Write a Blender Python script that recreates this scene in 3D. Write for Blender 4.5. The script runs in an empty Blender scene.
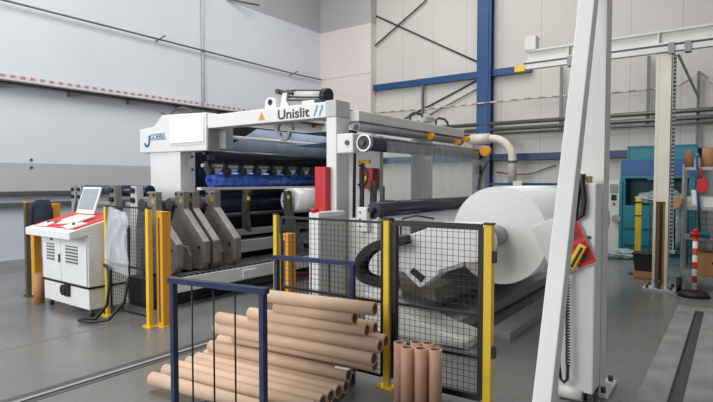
import bpy, bmesh, math, random
from mathutils import Vector, Matrix
random.seed(7)
SC = bpy.context.scene
COL = SC.collection
R = math.radians
V = Vector

# ------------------------------------------------------------------ materials
def lin(c):
    out = []
    for v in c:
        v = v / 255.0
        out.append(v / 12.92 if v <= 0.04045 else ((v + 0.055) / 1.055) ** 2.4)
    return (out[0], out[1], out[2], 1.0)

def mat(name, rgb, rough=0.5, metal=0.0, var=0.06, scale=6.0, bump=0.0, alpha=1.0, trans=0.0, spec=0.5, rvar=0.0, coat=0.0):
    m = bpy.data.materials.new(name)
    m.use_nodes = True
    nt = m.node_tree
    b = nt.nodes['Principled BSDF']
    b.inputs['Roughness'].default_value = rough
    b.inputs['Metallic'].default_value = metal
    b.inputs['Specular IOR Level'].default_value = spec
    b.inputs['Alpha'].default_value = alpha
    b.inputs['Transmission Weight'].default_value = trans
    b.inputs['Coat Weight'].default_value = coat
    tc = nt.nodes.new('ShaderNodeTexCoord')
    n = nt.nodes.new('ShaderNodeTexNoise')
    n.inputs['Scale'].default_value = scale
    n.inputs['Detail'].default_value = 5
    nt.links.new(tc.outputs['Object'], n.inputs['Vector'])
    cr = nt.nodes.new('ShaderNodeValToRGB')
    c = lin(rgb)
    cr.color_ramp.elements[0].position = 0.3
    cr.color_ramp.elements[1].position = 0.7
    cr.color_ramp.elements[0].color = (c[0]*(1-var), c[1]*(1-var), c[2]*(1-var), 1)
    cr.color_ramp.elements[1].color = (min(1, c[0]*(1+var)), min(1, c[1]*(1+var)), min(1, c[2]*(1+var)), 1)
    nt.links.new(n.outputs['Fac'], cr.inputs['Fac'])
    nt.links.new(cr.outputs['Color'], b.inputs['Base Color'])
    if rvar:
        mr = nt.nodes.new('ShaderNodeMapRange')
        mr.inputs['To Min'].default_value = max(0.02, rough - rvar)
        mr.inputs['To Max'].default_value = min(1, rough + rvar)
        nt.links.new(n.outputs['Fac'], mr.inputs['Value'])
        nt.links.new(mr.outputs['Result'], b.inputs['Roughness'])
    if bump:
        bp = nt.nodes.new('ShaderNodeBump')
        bp.inputs['Strength'].default_value = bump
        bp.inputs['Distance'].default_value = 0.02
        nt.links.new(n.outputs['Fac'], bp.inputs['Height'])
        nt.links.new(bp.outputs['Normal'], b.inputs['Normal'])
    return m

def band_mat(name, rgb_a, rgb_b, axis, freq, rough=0.5, duty=0.5, metal=0.0):
    """two colours in hard bands along one object axis"""
    m = bpy.data.materials.new(name)
    m.use_nodes = True
    nt = m.node_tree
    b = nt.nodes['Principled BSDF']
    b.inputs['Roughness'].default_value = rough
    b.inputs['Metallic'].default_value = metal
    tc = nt.nodes.new('ShaderNodeTexCoord')
    sp = nt.nodes.new('ShaderNodeSeparateXYZ')
    nt.links.new(tc.outputs['Object'], sp.inputs[0])
    mu = nt.nodes.new('ShaderNodeMath'); mu.operation = 'MULTIPLY'
    mu.inputs[1].default_value = freq
    nt.links.new(sp.outputs['XYZ'.index(axis)], mu.inputs[0])
    fr = nt.nodes.new('ShaderNodeMath'); fr.operation = 'FRACT'
    nt.links.new(mu.outputs[0], fr.inputs[0])
    gt = nt.nodes.new('ShaderNodeMath'); gt.operation = 'GREATER_THAN'
    gt.inputs[1].default_value = duty
    nt.links.new(fr.outputs[0], gt.inputs[0])
    mx = nt.nodes.new('ShaderNodeMix'); mx.data_type = 'RGBA'
    mx.inputs[6].default_value = lin(rgb_a)
    mx.inputs[7].default_value = lin(rgb_b)
    nt.links.new(gt.outputs[0], mx.inputs[0])
    nt.links.new(mx.outputs[2], b.inputs['Base Color'])
    return m

def film_mat(name, rgb, opacity, streak_axis='Y', streak=0.3, rough=0.25):
    """plastic film: part transparent, part glossy, with fine streaks"""
    m = bpy.data.materials.new(name)
    m.use_nodes = True
    nt = m.node_tree
    b = nt.nodes['Principled BSDF']
    b.inputs['Base Color'].default_value = lin(rgb)
    b.inputs['Roughness'].default_value = rough
    tc = nt.nodes.new('ShaderNodeTexCoord')
    mp = nt.nodes.new('ShaderNodeMapping')
    s = {'X': (22, 1, 1), 'Y': (1, 30, 0.5), 'Z': (1, 1, 22)}[streak_axis]
    mp.inputs['Scale'].default_value = s
    nt.links.new(tc.outputs['Object'], mp.inputs[0])
    n = nt.nodes.new('ShaderNodeTexNoise')
    n.inputs['Scale'].default_value = 1.0
    n.inputs['Detail'].default_value = 4
    nt.links.new(mp.outputs[0], n.inputs['Vector'])
    mr = nt.nodes.new('ShaderNodeMapRange')
    mr.inputs['From Min'].default_value = 0.3
    mr.inputs['From Max'].default_value = 0.7
    mr.inputs['To Min'].default_value = max(0, opacity - streak)
    mr.inputs['To Max'].default_value = min(1, opacity + streak)
    nt.links.new(n.outputs['Fac'], mr.inputs['Value'])
    tr = nt.nodes.new('ShaderNodeBsdfTransparent')
    mix = nt.nodes.new('ShaderNodeMixShader')
    nt.links.new(mr.outputs[0], mix.inputs[0])
    nt.links.new(tr.outputs[0], mix.inputs[1])
    nt.links.new(b.outputs[0], mix.inputs[2])
    nt.links.new(mix.outputs[0], nt.nodes['Material Output'].inputs[0])
    return m

M = {}
M['white'] = mat('white_paint', (228, 228, 226), 0.38, var=0.03, scale=3)
M['white2'] = mat('white_paint_aged', (222, 221, 216), 0.42, var=0.05, scale=3)
M['cream'] = mat('cream_paint', (224, 217, 200), 0.45, var=0.05, scale=4)
M['label_white'] = mat('blank_white_panel', (252, 252, 252), 0.5, var=0.0)
M['grey'] = mat('grey_paint', (150, 152, 154), 0.45, var=0.05)
M['lgrey'] = mat('light_grey_paint', (190, 191, 190), 0.45, var=0.05)
M['dgrey'] = mat('dark_grey_metal', (74, 74, 76), 0.45, metal=0.3, var=0.12)
M['arm'] = mat('arm_steel', (134, 128, 123), 0.42, metal=0.2, var=0.18, scale=9)
M['armdark'] = mat('arm_dark', (74, 71, 69), 0.5, metal=0.2, var=0.2, scale=9)
M['black'] = mat('black_paint', (24, 24, 26), 0.45, var=0.15)
M['rubber'] = mat('black_rubber', (30, 30, 31), 0.6, var=0.15)
M['mesh'] = mat('black_wire', (26, 26, 27), 0.5, var=0.05)
M['steel'] = mat('bare_steel', (165, 166, 168), 0.3, metal=0.85, var=0.08)
M['galv'] = mat('galvanised', (165, 166, 164), 0.4, metal=0.5, var=0.12, scale=12)
M['yellow'] = mat('safety_yellow', (232, 196, 52), 0.42, var=0.06)
M['deepred'] = mat('deep_red', (168, 26, 36), 0.4, var=0.06)
M['dullyellow'] = mat('worn_yellow', (188, 168, 70), 0.5, var=0.1)
M['amber'] = mat('amber_yellow', (226, 160, 40), 0.42, var=0.06)
M['yellowgreen'] = mat('dark_olive_paint', (88, 82, 58), 0.5, var=0.1)
M['blue'] = mat('deep_blue_steel', (26, 70, 118), 0.4, var=0.08)
M['navy'] = mat('navy_steel', (38, 50, 84), 0.36, metal=0.1, var=0.16, scale=14)
M['navycloth'] = mat('navy_cloth', (32, 34, 48), 0.95, var=0.25, scale=18, bump=0.4)
M['red'] = mat('signal_red', (196, 30, 44), 0.4, var=0.05)
M['redpanel'] = mat('red_panel', (208, 52, 56), 0.45, var=0.1, scale=10)
M['darkred'] = mat('dark_red_paint', (112, 26, 34), 0.5, var=0.1)
M['bluefilm'] = mat('blue_film_roller', (72, 110, 206), 0.14, metal=0.25, var=0.55, scale=7, coat=0.4)
M['darkblue'] = mat('dark_blue_roller', (34, 40, 62), 0.25, metal=0.2, var=0.2)
M['rollrubber'] = mat('dark_roller', (44, 46, 54), 0.3, var=0.12)
M['greyfilm'] = mat('grey_film', (150, 152, 156), 0.32, var=0.15, scale=3, coat=0.0)
M['bluegreyfilm'] = mat('blue_grey_film', (168, 182, 206), 0.22, var=0.2, scale=3, coat=0.2)
M['filmroll'] = mat('white_film', (232, 233, 231), 0.24, var=0.02, scale=2, coat=0.25)
M['card'] = mat('cardboard_tube', (214, 180, 156), 0.62, var=0.07, scale=5)
M['carddark'] = mat('cardboard_brown', (176, 130, 88), 0.7, var=0.08, scale=7)
M['cardin'] = mat('cardboard_inside', (120, 92, 74), 0.75, var=0.1)
M['cardend'] = mat('cardboard_end', (196, 160, 134), 0.7, var=0.08)
M['wood'] = mat('pale_wood', (196, 168, 120), 0.6, var=0.1, scale=20)
M['teal'] = mat('teal_paint', (18, 122, 136), 0.4, var=0.08)
M['tealdark'] = mat('dark_teal', (10, 76, 88), 0.5, var=0.1)
M['baleblue'] = mat('baler_blue', (26, 84, 140), 0.4, var=0.08)
M['screen'] = mat('screen_grey', (150, 158, 166), 0.2, var=0.12, scale=30)
M['paper'] = mat('paper', (238, 236, 232), 0.7, var=0.03)
M['text'] = mat('print_dark', (66, 70, 76), 0.5, var=0.0)
M['textteal'] = mat('print_teal', (44, 108, 140), 0.5, var=0.0)
M['textblue'] = mat('print_light_blue', (96, 166, 208), 0.5, var=0.0)
M['orange'] = mat('warning_orange', (216, 150, 40), 0.5, var=0.03)
M['duct'] = mat('white_duct', (222, 216, 204), 0.5, var=0.05)
M['pipe'] = mat('grey_pipe', (104, 104, 102), 0.4, metal=0.4, var=0.1)
M['curtain'] = film_mat('clear_film_curtain', (226, 228, 230), 0.30, 'Y', 0.10)
M['bag'] = film_mat('clear_plastic_bag', (222, 228, 236), 0.36, 'Y', 0.2)
M['heapfilm'] = film_mat('crumpled_film', (196, 206, 212), 0.72, 'X', 0.25)
M['cable'] = mat('dark_cable', (22, 22, 24), 0.45, var=0.1)
M['tape'] = band_mat('red_white_tape', (176, 134, 130), (206, 204, 196), 'X', 3.0, 0.5)
M['tapeY'] = band_mat('red_white_tape_side', (180, 138, 136), (214, 206, 204), 'Y', 6.0, 0.5)
M['pole_rw'] = band_mat('red_white_pole', (206, 58, 50), (236, 232, 228), 'Z', 5.2, 0.45)
M['grille'] = band_mat('vent_louvres', (92, 96, 100), (206, 206, 202), 'Z', 26.0, 0.5)
M['rack'] = band_mat('toothed_rack', (120, 120, 120), (64, 64, 66), 'Y', 11.0, 0.4, 0.45, 0.3)
M['chain'] = band_mat('chain_links', (40, 40, 42), (150, 150, 150), 'Z', 18.0, 0.5)

# ------------------------------------------------------------------ mesh helpers
def box(bm, x0, x1, y0, y1, z0, z1, mi=0):
    vs = [bm.verts.new((x, y, z)) for x in (x0, x1) for y in (y0, y1) for z in (z0, z1)]
    for f in ((0, 1, 3, 2), (4, 6, 7, 5), (0, 4, 5, 1), (2, 3, 7, 6), (0, 2, 6, 4), (1, 5, 7, 3)):
        fa = bm.faces.new([vs[i] for i in f]); fa.material_index = mi

def obox(bm, c, size, rot, mi=0):
    """box centred at c, turned by a 3x3 matrix"""
    c = V(c); h = [s / 2 for s in size]
    vs = [bm.verts.new(c + rot @ V((x, y, z))) for x in (-h[0], h[0]) for y in (-h[1], h[1]) for z in (-h[2], h[2])]
    for f in ((0, 1, 3, 2), (4, 6, 7, 5), (0, 4, 5, 1), (2, 3, 7, 6), (0, 2, 6, 4), (1, 5, 7, 3)):
        fa = bm.faces.new([vs[i] for i in f]); fa.material_index = mi

def frame_of(d):
    d = V(d).normalized()
    up = V((0, 0, 1)) if abs(d.z) < 0.95 else V((1, 0, 0))
    a = d.cross(up).normalized(); b = a.cross(d).normalized()
    return a, b

def bar(bm, p0, p1, w, h, mi=0):
    """straight square bar from p0 to p1, w across, h upward"""
    p0 = V(p0); p1 = V(p1); a, b = frame_of(p1 - p0)
    vs = []
    for p in (p0, p1):
        for s, t in ((-1, -1), (1, -1), (1, 1), (-1, 1)):
            vs.append(bm.verts.new(p + a * s * w / 2 + b * t * h / 2))
    for f in ((3, 2, 1, 0), (4, 5, 6, 7), (0, 1, 5, 4), (1, 2, 6, 5), (2, 3, 7, 6), (3, 0, 4, 7)):
        fa = bm.faces.new([vs[i] for i in f]); fa.material_index = mi

def cyl(bm, p0, p1, r, seg=20, r2=None, cap=True, mi=0, smooth=True):
    p0 = V(p0); p1 = V(p1); a, b = frame_of(p1 - p0)
    r2 = r if r2 is None else r2
    rings = []
    for p, rr in ((p0, r), (p1, r2)):
        rings.append([bm.verts.new(p + (a * math.cos(2*math.pi*i/seg) + b * math.sin(2*math.pi*i/seg)) * rr) for i in range(seg)])
    for i in range(seg):
        j = (i + 1) % seg
        f = bm.faces.new((rings[0][i], rings[0][j], rings[1][j], rings[1][i])); f.smooth = smooth; f.material_index = mi
    if cap:
        f = bm.faces.new(rings[0][::-1]); f.material_index = mi
        f = bm.faces.new(rings[1]); f.material_index = mi

def tube(bm, path, r, seg=8, mi=0):
    """round sweep along a list of points"""
    pts = [V(p) for p in path]; rings = []
    prev = None
    for k, p in enumerate(pts):
        d = (pts[min(k+1, len(pts)-1)] - pts[max(k-1, 0)]).normalized()
        if prev is None:
            a, b = frame_of(d)
        else:
            a = (prev - d * prev.dot(d)).normalized(); b = d.cross(a)
            b = -b if False else b
        prev = a
        b = d.cross(a)
        rings.append([bm.verts.new(p + (a*math.cos(2*math.pi*i/seg) + b*math.sin(2*math.pi*i/seg))*r) for i in range(seg)])
    for k in range(len(rings)-1):
        for i in range(seg):
            j = (i+1) % seg
            f = bm.faces.new((rings[k][i], rings[k][j], rings[k+1][j], rings[k+1][i])); f.smooth = True; f.material_index = mi
    bm.faces.new(rings[0][::-1]).material_index = mi
    bm.faces.new(rings[-1]).material_index = mi

def prism(bm, poly, axis, a0, a1, mi=0):
    """extrude a 2D outline: axis 'Y' -> outline in (x,z); 'X' -> (y,z); 'Z' -> (x,y)"""
    def mk(p, a):
        return {'Y': (p[0], a, p[1]), 'X': (a, p[0], p[1]), 'Z': (p[0], p[1], a)}[axis]
    r0 = [bm.verts.new(mk(p, a0)) for p in poly]
    r1 = [bm.verts.new(mk(p, a1)) for p in poly]
    n = len(poly)
    for i in range(n):
        j = (i+1) % n
        bm.faces.new((r0[i], r0[j], r1[j], r1[i])).material_index = mi
    bm.faces.new(r0[::-1]).material_index = mi
    bm.faces.new(r1).material_index = mi

def sheet(bm, fn, nu, nv, mi=0, smooth=True):
    g = [[bm.verts.new(fn(i/nu, j/nv)) for j in range(nv+1)] for i in range(nu+1)]
    for i in range(nu):
        for j in range(nv):
            f = bm.faces.new((g[i][j], g[i+1][j], g[i+1][j+1], g[i][j+1])); f.smooth = smooth; f.material_index = mi

def hollow(bm, p0, p1, ro, ri, seg=24):
    """open tube: material slots 0 outside, 1 ends, 2 inside"""
    p0 = V(p0); p1 = V(p1); a, b = frame_of(p1 - p0)
    def ring(p, r):
        return [bm.verts.new(p + (a*math.cos(2*math.pi*i/seg) + b*math.sin(2*math.pi*i/seg))*r) for i in range(seg)]
    o0, o1, i0, i1 = ring(p0, ro), ring(p1, ro), ring(p0, ri), ring(p1, ri)
    for i in range(seg):
        j = (i+1) % seg
        f = bm.faces.new((o0[i], o0[j], o1[j], o1[i])); f.smooth = True; f.material_index = 0
        f = bm.faces.new((i1[i], i1[j], i0[j], i0[i])); f.smooth = True; f.material_index = 2
        f = bm.faces.new((i0[i], i0[j], o0[j], o0[i])); f.material_index = 1
        f = bm.faces.new((o1[i], o1[j], i1[j], i1[i])); f.material_index = 1

def BM():
    return bmesh.new()

def obj(name, bm, m, parent=None, bevel=0.0, local=False, label=None):
    """link a bmesh as ONE mesh object; vertices are given in world metres unless local"""
    bmesh.ops.recalc_face_normals(bm, faces=bm.faces[:])
    if parent is not None and not local:
        off = V((0, 0, 0)); p = parent
        while p is not None:
            off += p.location; p = p.parent
        bmesh.ops.translate(bm, verts=bm.verts[:], vec=-off)
    me = bpy.data.meshes.new(name)
    bm.to_mesh(me); bm.free()
    o = bpy.data.objects.new(name, me)
    COL.objects.link(o)
    for x in (m if isinstance(m, (list, tuple)) else [m]):
        me.materials.append(x)
    if parent is not None:
        o.parent = parent
    if bevel:
        md = o.modifiers.new('edge', 'BEVEL'); md.width = bevel; md.segments = 2; md.limit_method = 'ANGLE'
    if label:
        o['label'] = label
    return o

def tag(o, label, cat, group=None):
    o['label'] = label; o['category'] = cat
    if group: o['group'] = group
    return o

def thing(name, label, cat, loc=(0, 0, 0), group=None):
    o = bpy.data.objects.new(name, None)
    o.empty_display_size = 0.1
    COL.objects.link(o); o.location = loc
    return tag(o, label, cat, group)

def struct(name, bm, m, bevel=0.0):
    o = obj(name, bm, m, None, bevel); o['kind'] = 'structure'
    return o

def copy_tree(o, loc, label=None):
    r = o.copy(); COL.objects.link(r); r.location = loc
    if label: r['label'] = label
    for ch in list(o.children):
        c = ch.copy(); COL.objects.link(c); c.parent = r
        for g in list(ch.children):
            d = g.copy(); COL.objects.link(d); d.parent = c
    return r

def text_bm(s, height, width=None, bold=0.0):
    """lettering as mesh, standing in the XZ plane and read from -Y, origin at lower left"""
    cu = bpy.data.curves.new('lettering', 'FONT'); cu.body = s; cu.size = 1.0; cu.extrude = 0.0; cu.offset = bold
    t = bpy.data.objects.new('lettering', cu); COL.objects.link(t)
    bpy.context.view_layer.update()
    me = bpy.data.meshes.new_from_object(t.evaluated_get(bpy.context.evaluated_depsgraph_get()))
    bpy.data.objects.remove(t); bpy.data.curves.remove(cu)
    bm = BM(); bm.from_mesh(me); bpy.data.meshes.remove(me)
    xs = [v.co.x for v in bm.verts]; ys = [v.co.y for v in bm.verts]
    sx = (width / (max(xs)-min(xs))) if width else height / (max(ys)-min(ys))
    sy = height / (max(ys)-min(ys))
    x0, y0 = min(xs), min(ys)
    for v in bm.verts:
        v.co = V(((v.co.x-x0)*sx, 0, (v.co.y-y0)*sy))
    return bm

# ------------------------------------------------------------------ setting
WX = -10.9       # left wall
BY = 13.3        # clad back wall
def floor_mat():
    m = mat('polished_concrete', (118, 116, 111), 0.27, var=0.12, scale=0.9, rvar=0.07, spec=0.6)
    nt = m.node_tree; b = nt.nodes['Principled BSDF']
    n2 = nt.nodes.new('ShaderNodeTexNoise'); n2.inputs['Scale'].default_value = 34; n2.inputs['Detail'].default_value = 6
    tc = nt.nodes.new('ShaderNodeTexCoord'); nt.links.new(tc.outputs['Object'], n2.inputs['Vector'])
    mx = nt.nodes.new('ShaderNodeMix'); mx.data_type = 'RGBA'; mx.blend_type = 'OVERLAY'
    mx.inputs[0].default_value = 0.22
    src = b.inputs['Base Color'].links[0].from_socket
    nt.links.new(src, mx.inputs[6]); nt.links.new(n2.outputs['Color'], mx.inputs[7])
    hs = nt.nodes.new('ShaderNodeHueSaturation'); hs.inputs['Saturation'].default_value = 0.35
    nt.links.new(mx.outputs[2], hs.inputs['Color']); nt.links.new(hs.outputs[0], b.inputs['Base Color'])
    return m
bm = BM(); box(bm, -11.2, 6.0, -6.0, 13.6, -0.1, 0.0); struct('floor', bm, floor_mat())

def left_wall_mat():
    m = mat('painted_plaster_wall', (216, 219, 225), 0.75, var=0.035, scale=0.5, spec=0.2)
    nt = m.node_tree; b = nt.nodes['Principled BSDF']
    src = b.inputs['Base Color'].links[0].from_socket
    tc = nt.nodes.new('ShaderNodeTexCoord'); sp = nt.nodes.new('ShaderNodeSeparateXYZ')
    nt.links.new(tc.outputs['Object'], sp.inputs[0])
    def zone(z, below, col):
        nonlocal src
        c = nt.nodes.new('ShaderNodeMath'); c.operation = 'LESS_THAN' if below else 'GREATER_THAN'
        c.inputs[1].default_value = z
        nt.links.new(sp.outputs[2], c.inputs[0])
        x = nt.nodes.new('ShaderNodeMix'); x.data_type = 'RGBA'
        x.inputs[7].default_value = lin(col)
        nt.links.new(c.outputs[0], x.inputs[0]); nt.links.new(src, x.inputs[6])
        src = x.outputs[2]
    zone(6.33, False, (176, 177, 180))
    zone(1.94, True, (184, 186, 187))
    zone(1.30, True, (192, 198, 208))
    nt.links.new(src, b.inputs['Base Color'])
    return m
bm = BM(); box(bm, WX-0.25, WX, -6.0, 13.0, 0, 9.0); struct('wall_left', bm, left_wall_mat())
bm = BM(); box(bm, WX, WX+0.10, -6.0, 12.98, 0, 0.13); struct('baseboard_left', bm, M['grey'])

def corner_mat():
    m = mat('concrete_panel', (222, 213, 209), 0.75, var=0.03, scale=0.8, spec=0.2)
    nt = m.node_tree; b = nt.nodes['Principled BSDF']
    src = b.inputs['Base Color'].links[0].from_socket
    tc = nt.nodes.new('ShaderNodeTexCoord'); sp = nt.nodes.new('ShaderNodeSeparateXYZ')
    nt.links.new(tc.outputs['Object'], sp.inputs[0])
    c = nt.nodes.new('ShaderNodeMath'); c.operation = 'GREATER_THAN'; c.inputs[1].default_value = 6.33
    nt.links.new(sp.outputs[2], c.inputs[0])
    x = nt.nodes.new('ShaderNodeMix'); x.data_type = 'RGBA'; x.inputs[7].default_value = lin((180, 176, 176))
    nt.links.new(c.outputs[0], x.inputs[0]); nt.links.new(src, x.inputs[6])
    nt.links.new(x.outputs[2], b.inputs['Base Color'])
    return m
bm = BM(); box(bm, WX, -8.93, 13.0, 13.5, 0, 9.0); struct('wall_corner', bm, corner_mat())

def cladding_mat():
    """ribbed sandwich panels with a joint every metre"""
    m = mat('ribbed_cladding', (208, 204, 197), 0.55, var=0.025, scale=0.7, spec=0.3)
    nt = m.node_tree; b = nt.nodes['Principled BSDF']
    src = b.inputs['Base Color'].links[0].from_socket
    tc = nt.nodes.new('ShaderNodeTexCoord'); sp = nt.nodes.new('ShaderNodeSeparateXYZ')
    nt.links.new(tc.outputs['Object'], sp.inputs[0])
    def comb(freq, duty, dark):
        nonlocal src
        mu = nt.nodes.new('ShaderNodeMath'); mu.operation = 'MULTIPLY'; mu.inputs[1].default_value = freq
        nt.links.new(sp.outputs[0], mu.inputs[0])
        fr = nt.nodes.new('ShaderNodeMath'); fr.operation = 'FRACT'; nt.links.new(mu.outputs[0], fr.inputs[0])
        gt = nt.nodes.new('ShaderNodeMath'); gt.operation = 'LESS_THAN'; gt.inputs[1].default_value = duty
        nt.links.new(fr.outputs[0], gt.inputs[0])
        x = nt.nodes.new('ShaderNodeMix'); x.data_type = 'RGBA'; x.blend_type = 'MULTIPLY'
        x.inputs[7].default_value = (dark, dark, dark, 1)
        nt.links.new(gt.outputs[0], x.inputs[0]); nt.links.new(src, x.inputs[6])
        src = x.outputs[2]
    comb(1.0, 0.02, 0.80)
    comb(10.0, 0.3, 0.975)
    nt.links.new(src, b.inputs['Base Color'])
    return m
bm = BM(); box(bm, -8.93, 6.0, BY, BY+0.2, 0, 9.0); struct('wall_back', bm, cladding_mat())
# roof over the hall with the daylight coming from the open side
# pad of newer concrete with the floor track
bm = BM(); box(bm, -0.56, 4.0, -4.0, 7.82, 0.0, 0.006)
struct('floor_pad', bm, mat('pale_concrete_pad', (138, 140, 137), 0.55, var=0.2, scale=4))
bm = BM(); box(bm, -0.345, -0.275, -4.0, 7.55, 0.006, 0.012)
struct('trim_1', bm, M['dgrey'])
bm = BM(); box(bm, -0.365, -0.345, -4.0, 7.55, 0.006, 0.014); struct('trim_10', bm, M['black'])
bm = BM(); box(bm, -4.28, -4.08, -3.0, 7.5, 0.0, 0.003); struct('trim_2', bm, mat('floor_joint_dark', (82, 81, 80), 0.45, var=0.15, scale=6))
bm = BM(); box(bm, -4.19, -4.15, -3.0, 7.5, 0.003, 0.007); struct('trim_3', bm, M['grey'])
bm = BM(); box(bm, -4.15, -4.135, -3.0, 7.5, 0.003, 0.006); struct('trim_11', bm, M['black'])
bm = BM(); box(bm, -5.6, -5.55, -3.0, 3.1, 0.0, 0.002); struct('trim_4', bm, mat('floor_joint_faint', (122, 119, 115), 0.4, var=0.1))
# blue steelwork of the building
bm = BM()
box(bm, -5.55, -5.24, 12.98, 13.02, 0, 9.0); box(bm, -5.42, -5.38, 13.02, 13.26, 0, 9.0); box(bm, -5.55, -5.20, 13.22, 13.28, 0, 9.0)
box(bm, -5.24, -5.18, 13.0, 13.04, 0, 9.0)
struct('trim_5', bm, M['blue'])
bm = BM(); box(bm, -8.93, -5.50, 13.12, 13.28, 4.33, 4.50); struct('trim_6', bm, M['blue'])
bm = BM(); box(bm, -5.30, -4.2, 13.12, 13.28, 4.33, 4.50); struct('trim_7', bm, M['blue'])
bm = BM(); box(bm, -8.93, -5.50, 13.12, 13.28, 2.14, 2.30); struct('trim_8', bm, M['blue'])
bm = BM(); box(bm, -5.30, 6.0, 13.12, 13.28, 2.14, 2.30); struct('trim_9', bm, mat('dark_blue_girt', (40, 56, 96), 0.4, var=0.08))

# ------------------------------------------------------------------ fittings on the walls
def rod(name, pts, r, m, label, cat, group=None, seg=8):
    bm = BM(); tube(bm, pts, r, seg); o = obj(name, bm, m); return tag(o, label, cat, group)

t = thing('cable_tray', 'long grey cable tray along the left wall with red and white tape', 'cable tray', (WX+0.1, 8, 3.4))
bm = BM(); box(bm, WX+0.006, WX+0.22, 1.5, 12.95, 3.38, 3.40); box(bm, WX+0.2, WX+0.22, 1.5, 12.95, 3.38, 3.43); obj('tray', bm, M['pipe'], t)
bm = BM()
for k in range(4): cyl(bm, (WX+0.05+0.045*k, 1.5, 3.43), (WX+0.05+0.045*k, 12.95, 3.43), 0.02, 8)
obj('cables', bm, M['lgrey'], t)
for y in [2.6+1.25*k for k in range(9)]:
    bm = BM(); prism(bm, [(WX+0.006, 3.30), (WX+0.03, 3.28), (WX+0.20, 3.355), (WX+0.20, 3.378), (WX+0.006, 3.378)], 'Y', y-0.012, y+0.012); obj('bracket', bm, M['pipe'], t)
bm = BM(); box(bm, WX+0.222, WX+0.226, 1.5, 12.95, 3.47, 3.525); tp = obj('striped_tape', bm, M['tapeY'], t)

rod('wall_cable', [(WX+0.10, 1.5, 4.89), (WX+0.10, 7.1, 4.86), (WX+0.10, 11.6, 4.82), (WX+0.10, 12.95, 4.84)], 0.02, M['pipe'],
    'long thin dark cable strung along the upper left wall', 'cable')
for (y, z, lab) in ((7.1, 4.86, 'short dark cable hanger on the upper left wall, left of the white conduit'),
                    (11.55, 4.80, 'short dark cable hanger on the upper left wall, near the corner')):
    bm = BM(); tube(bm, [(WX+0.005, y, z-0.03), (WX+0.10, y+0.02, z), (WX+0.30, y+0.05, z+0.06)], 0.015, 6)
    tag(obj('cable_hanger', bm, M['pipe']), lab, 'bracket')
rod('wall_conduit', [(WX+0.04, 8.38, 2.2), (WX+0.04, 8.38, 9.0)], 0.035, M['lgrey'], 'vertical white conduit pipe on the left wall', 'pipe')
rod('wall_strut', [(WX+0.05, 9.2, 6.36), (WX+0.35, 10.0, 6.36)], 0.025, M['pipe'], 'short dark rod high on the left wall near the top edge', 'rod')
for z, lab in ((1.37, 'upper dark grey bumper rail on the left wall'), (1.16, 'lower dark grey bumper rail on the left wall')):
    bm = BM(); box(bm, WX+0.02, WX+0.10, 1.0, 6.6, z-0.035, z+0.035)
    for y in (2, 3.5, 5, 6.4): box(bm, WX, WX+0.03, y-0.03, y+0.03, z-0.03, z+0.03)
    tag(obj('bumper_rail', bm, M['pipe']), lab, 'rail')
for z, lab in ((2.005, 'small dark fixing plug on the white part of the left wall'), (1.86, 'small dark fixing plug on the grey band of the left wall')):
    bm = BM(); cyl(bm, (WX+0.003, 4.40, z), (WX+0.02, 4.40, z), 0.024, 10); tag(obj('wall_plug', bm, M['dgrey']), lab, 'plug')

# back wall bracing and pipes
rod('brace_rod', [(-8.92, 13.27, 6.60), (-5.5, 13.27, 4.70)], 0.022, M['dgrey'], 'dark cross brace rod falling from the upper corner to the blue column', 'rod')
rod('brace_rod', [(-7.18, 13.22, 6.71), (-8.92, 13.22, 5.70)], 0.022, M['dgrey'], 'dark cross brace rod rising from the concrete corner, crossing the falling one', 'rod')
rod('brace_rod', [(-5.5, 13.27, 4.36), (-8.5, 13.27, 3.20)], 0.022, M['dgrey'], 'upper of two parallel brace rods below the blue beam', 'rod')
rod('brace_rod', [(-5.5, 13.24, 4.12), (-8.0, 13.24, 3.10)], 0.018, M['pipe'], 'lower of two parallel brace rods below the blue beam', 'rod')
for x, z0, z1, lab in ((-7.23, 4.33, 3.0, 'dark hanger rod below the blue beam left of the blue column'),
                       (-3.45, 4.35, 2.85, 'dark hanger strut holding the pipes just right of the blue column'),
                       (-1.60, 4.35, 2.80, 'dark hanger strut holding the pipes beside the cream crane post'),
                       (-0.67, 3.90, 2.0, 'dark hanger strut holding the pipes above the shelf rack')):
    bm = BM(); box(bm, x-0.03, x+0.03, 13.1, 13.16, z1, z0); tag(obj('pipe_hanger', bm, M['pipe']), lab, 'hanger')
for z, r, y, lab in ((3.08, 0.05, 13.02, 'upper grey pipe along the back wall'), (2.93, 0.05, 13.04, 'middle grey pipe along the back wall'),
                     (2.82, 0.03, 13.06, 'thin lowest grey pipe along the back wall')):
    rod('wall_pipe', [(-6.9, y, z), (6.0, y, z)], r, M['pipe'], lab, 'pipe')
pts = [(-8.9, 13.15, 3.66), (-7.2, 13.15, 3.64), (-5.54, 12.93, 3.62), (-4.1, 13.15, 3.67), (-2.6, 13.15, 3.62), (-1.38, 13.15, 3.62), (-1.0, 13.15, 3.66), (-0.83, 13.15, 3.76),
       (-0.72, 13.15, 3.86), (-0.62, 13.15, 3.85), (-0.53, 13.15, 3.76), (-0.43, 13.15, 3.64), (-0.2, 13.15, 3.58), (2, 13.15, 3.62)]
rod('barrier_tape', pts, 0.02, M['tape'], 'red and white striped tape line across the back wall', 'tape')
bm = BM()
for k in range(9): box(bm, -10.75+0.21*k, -10.62+0.21*k, 12.985, 13.0, 4.845, 4.865)
tag(obj('dashed_cord', bm, M['lgrey']), 'pale dashed cord across the concrete corner panel', 'cord')

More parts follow.
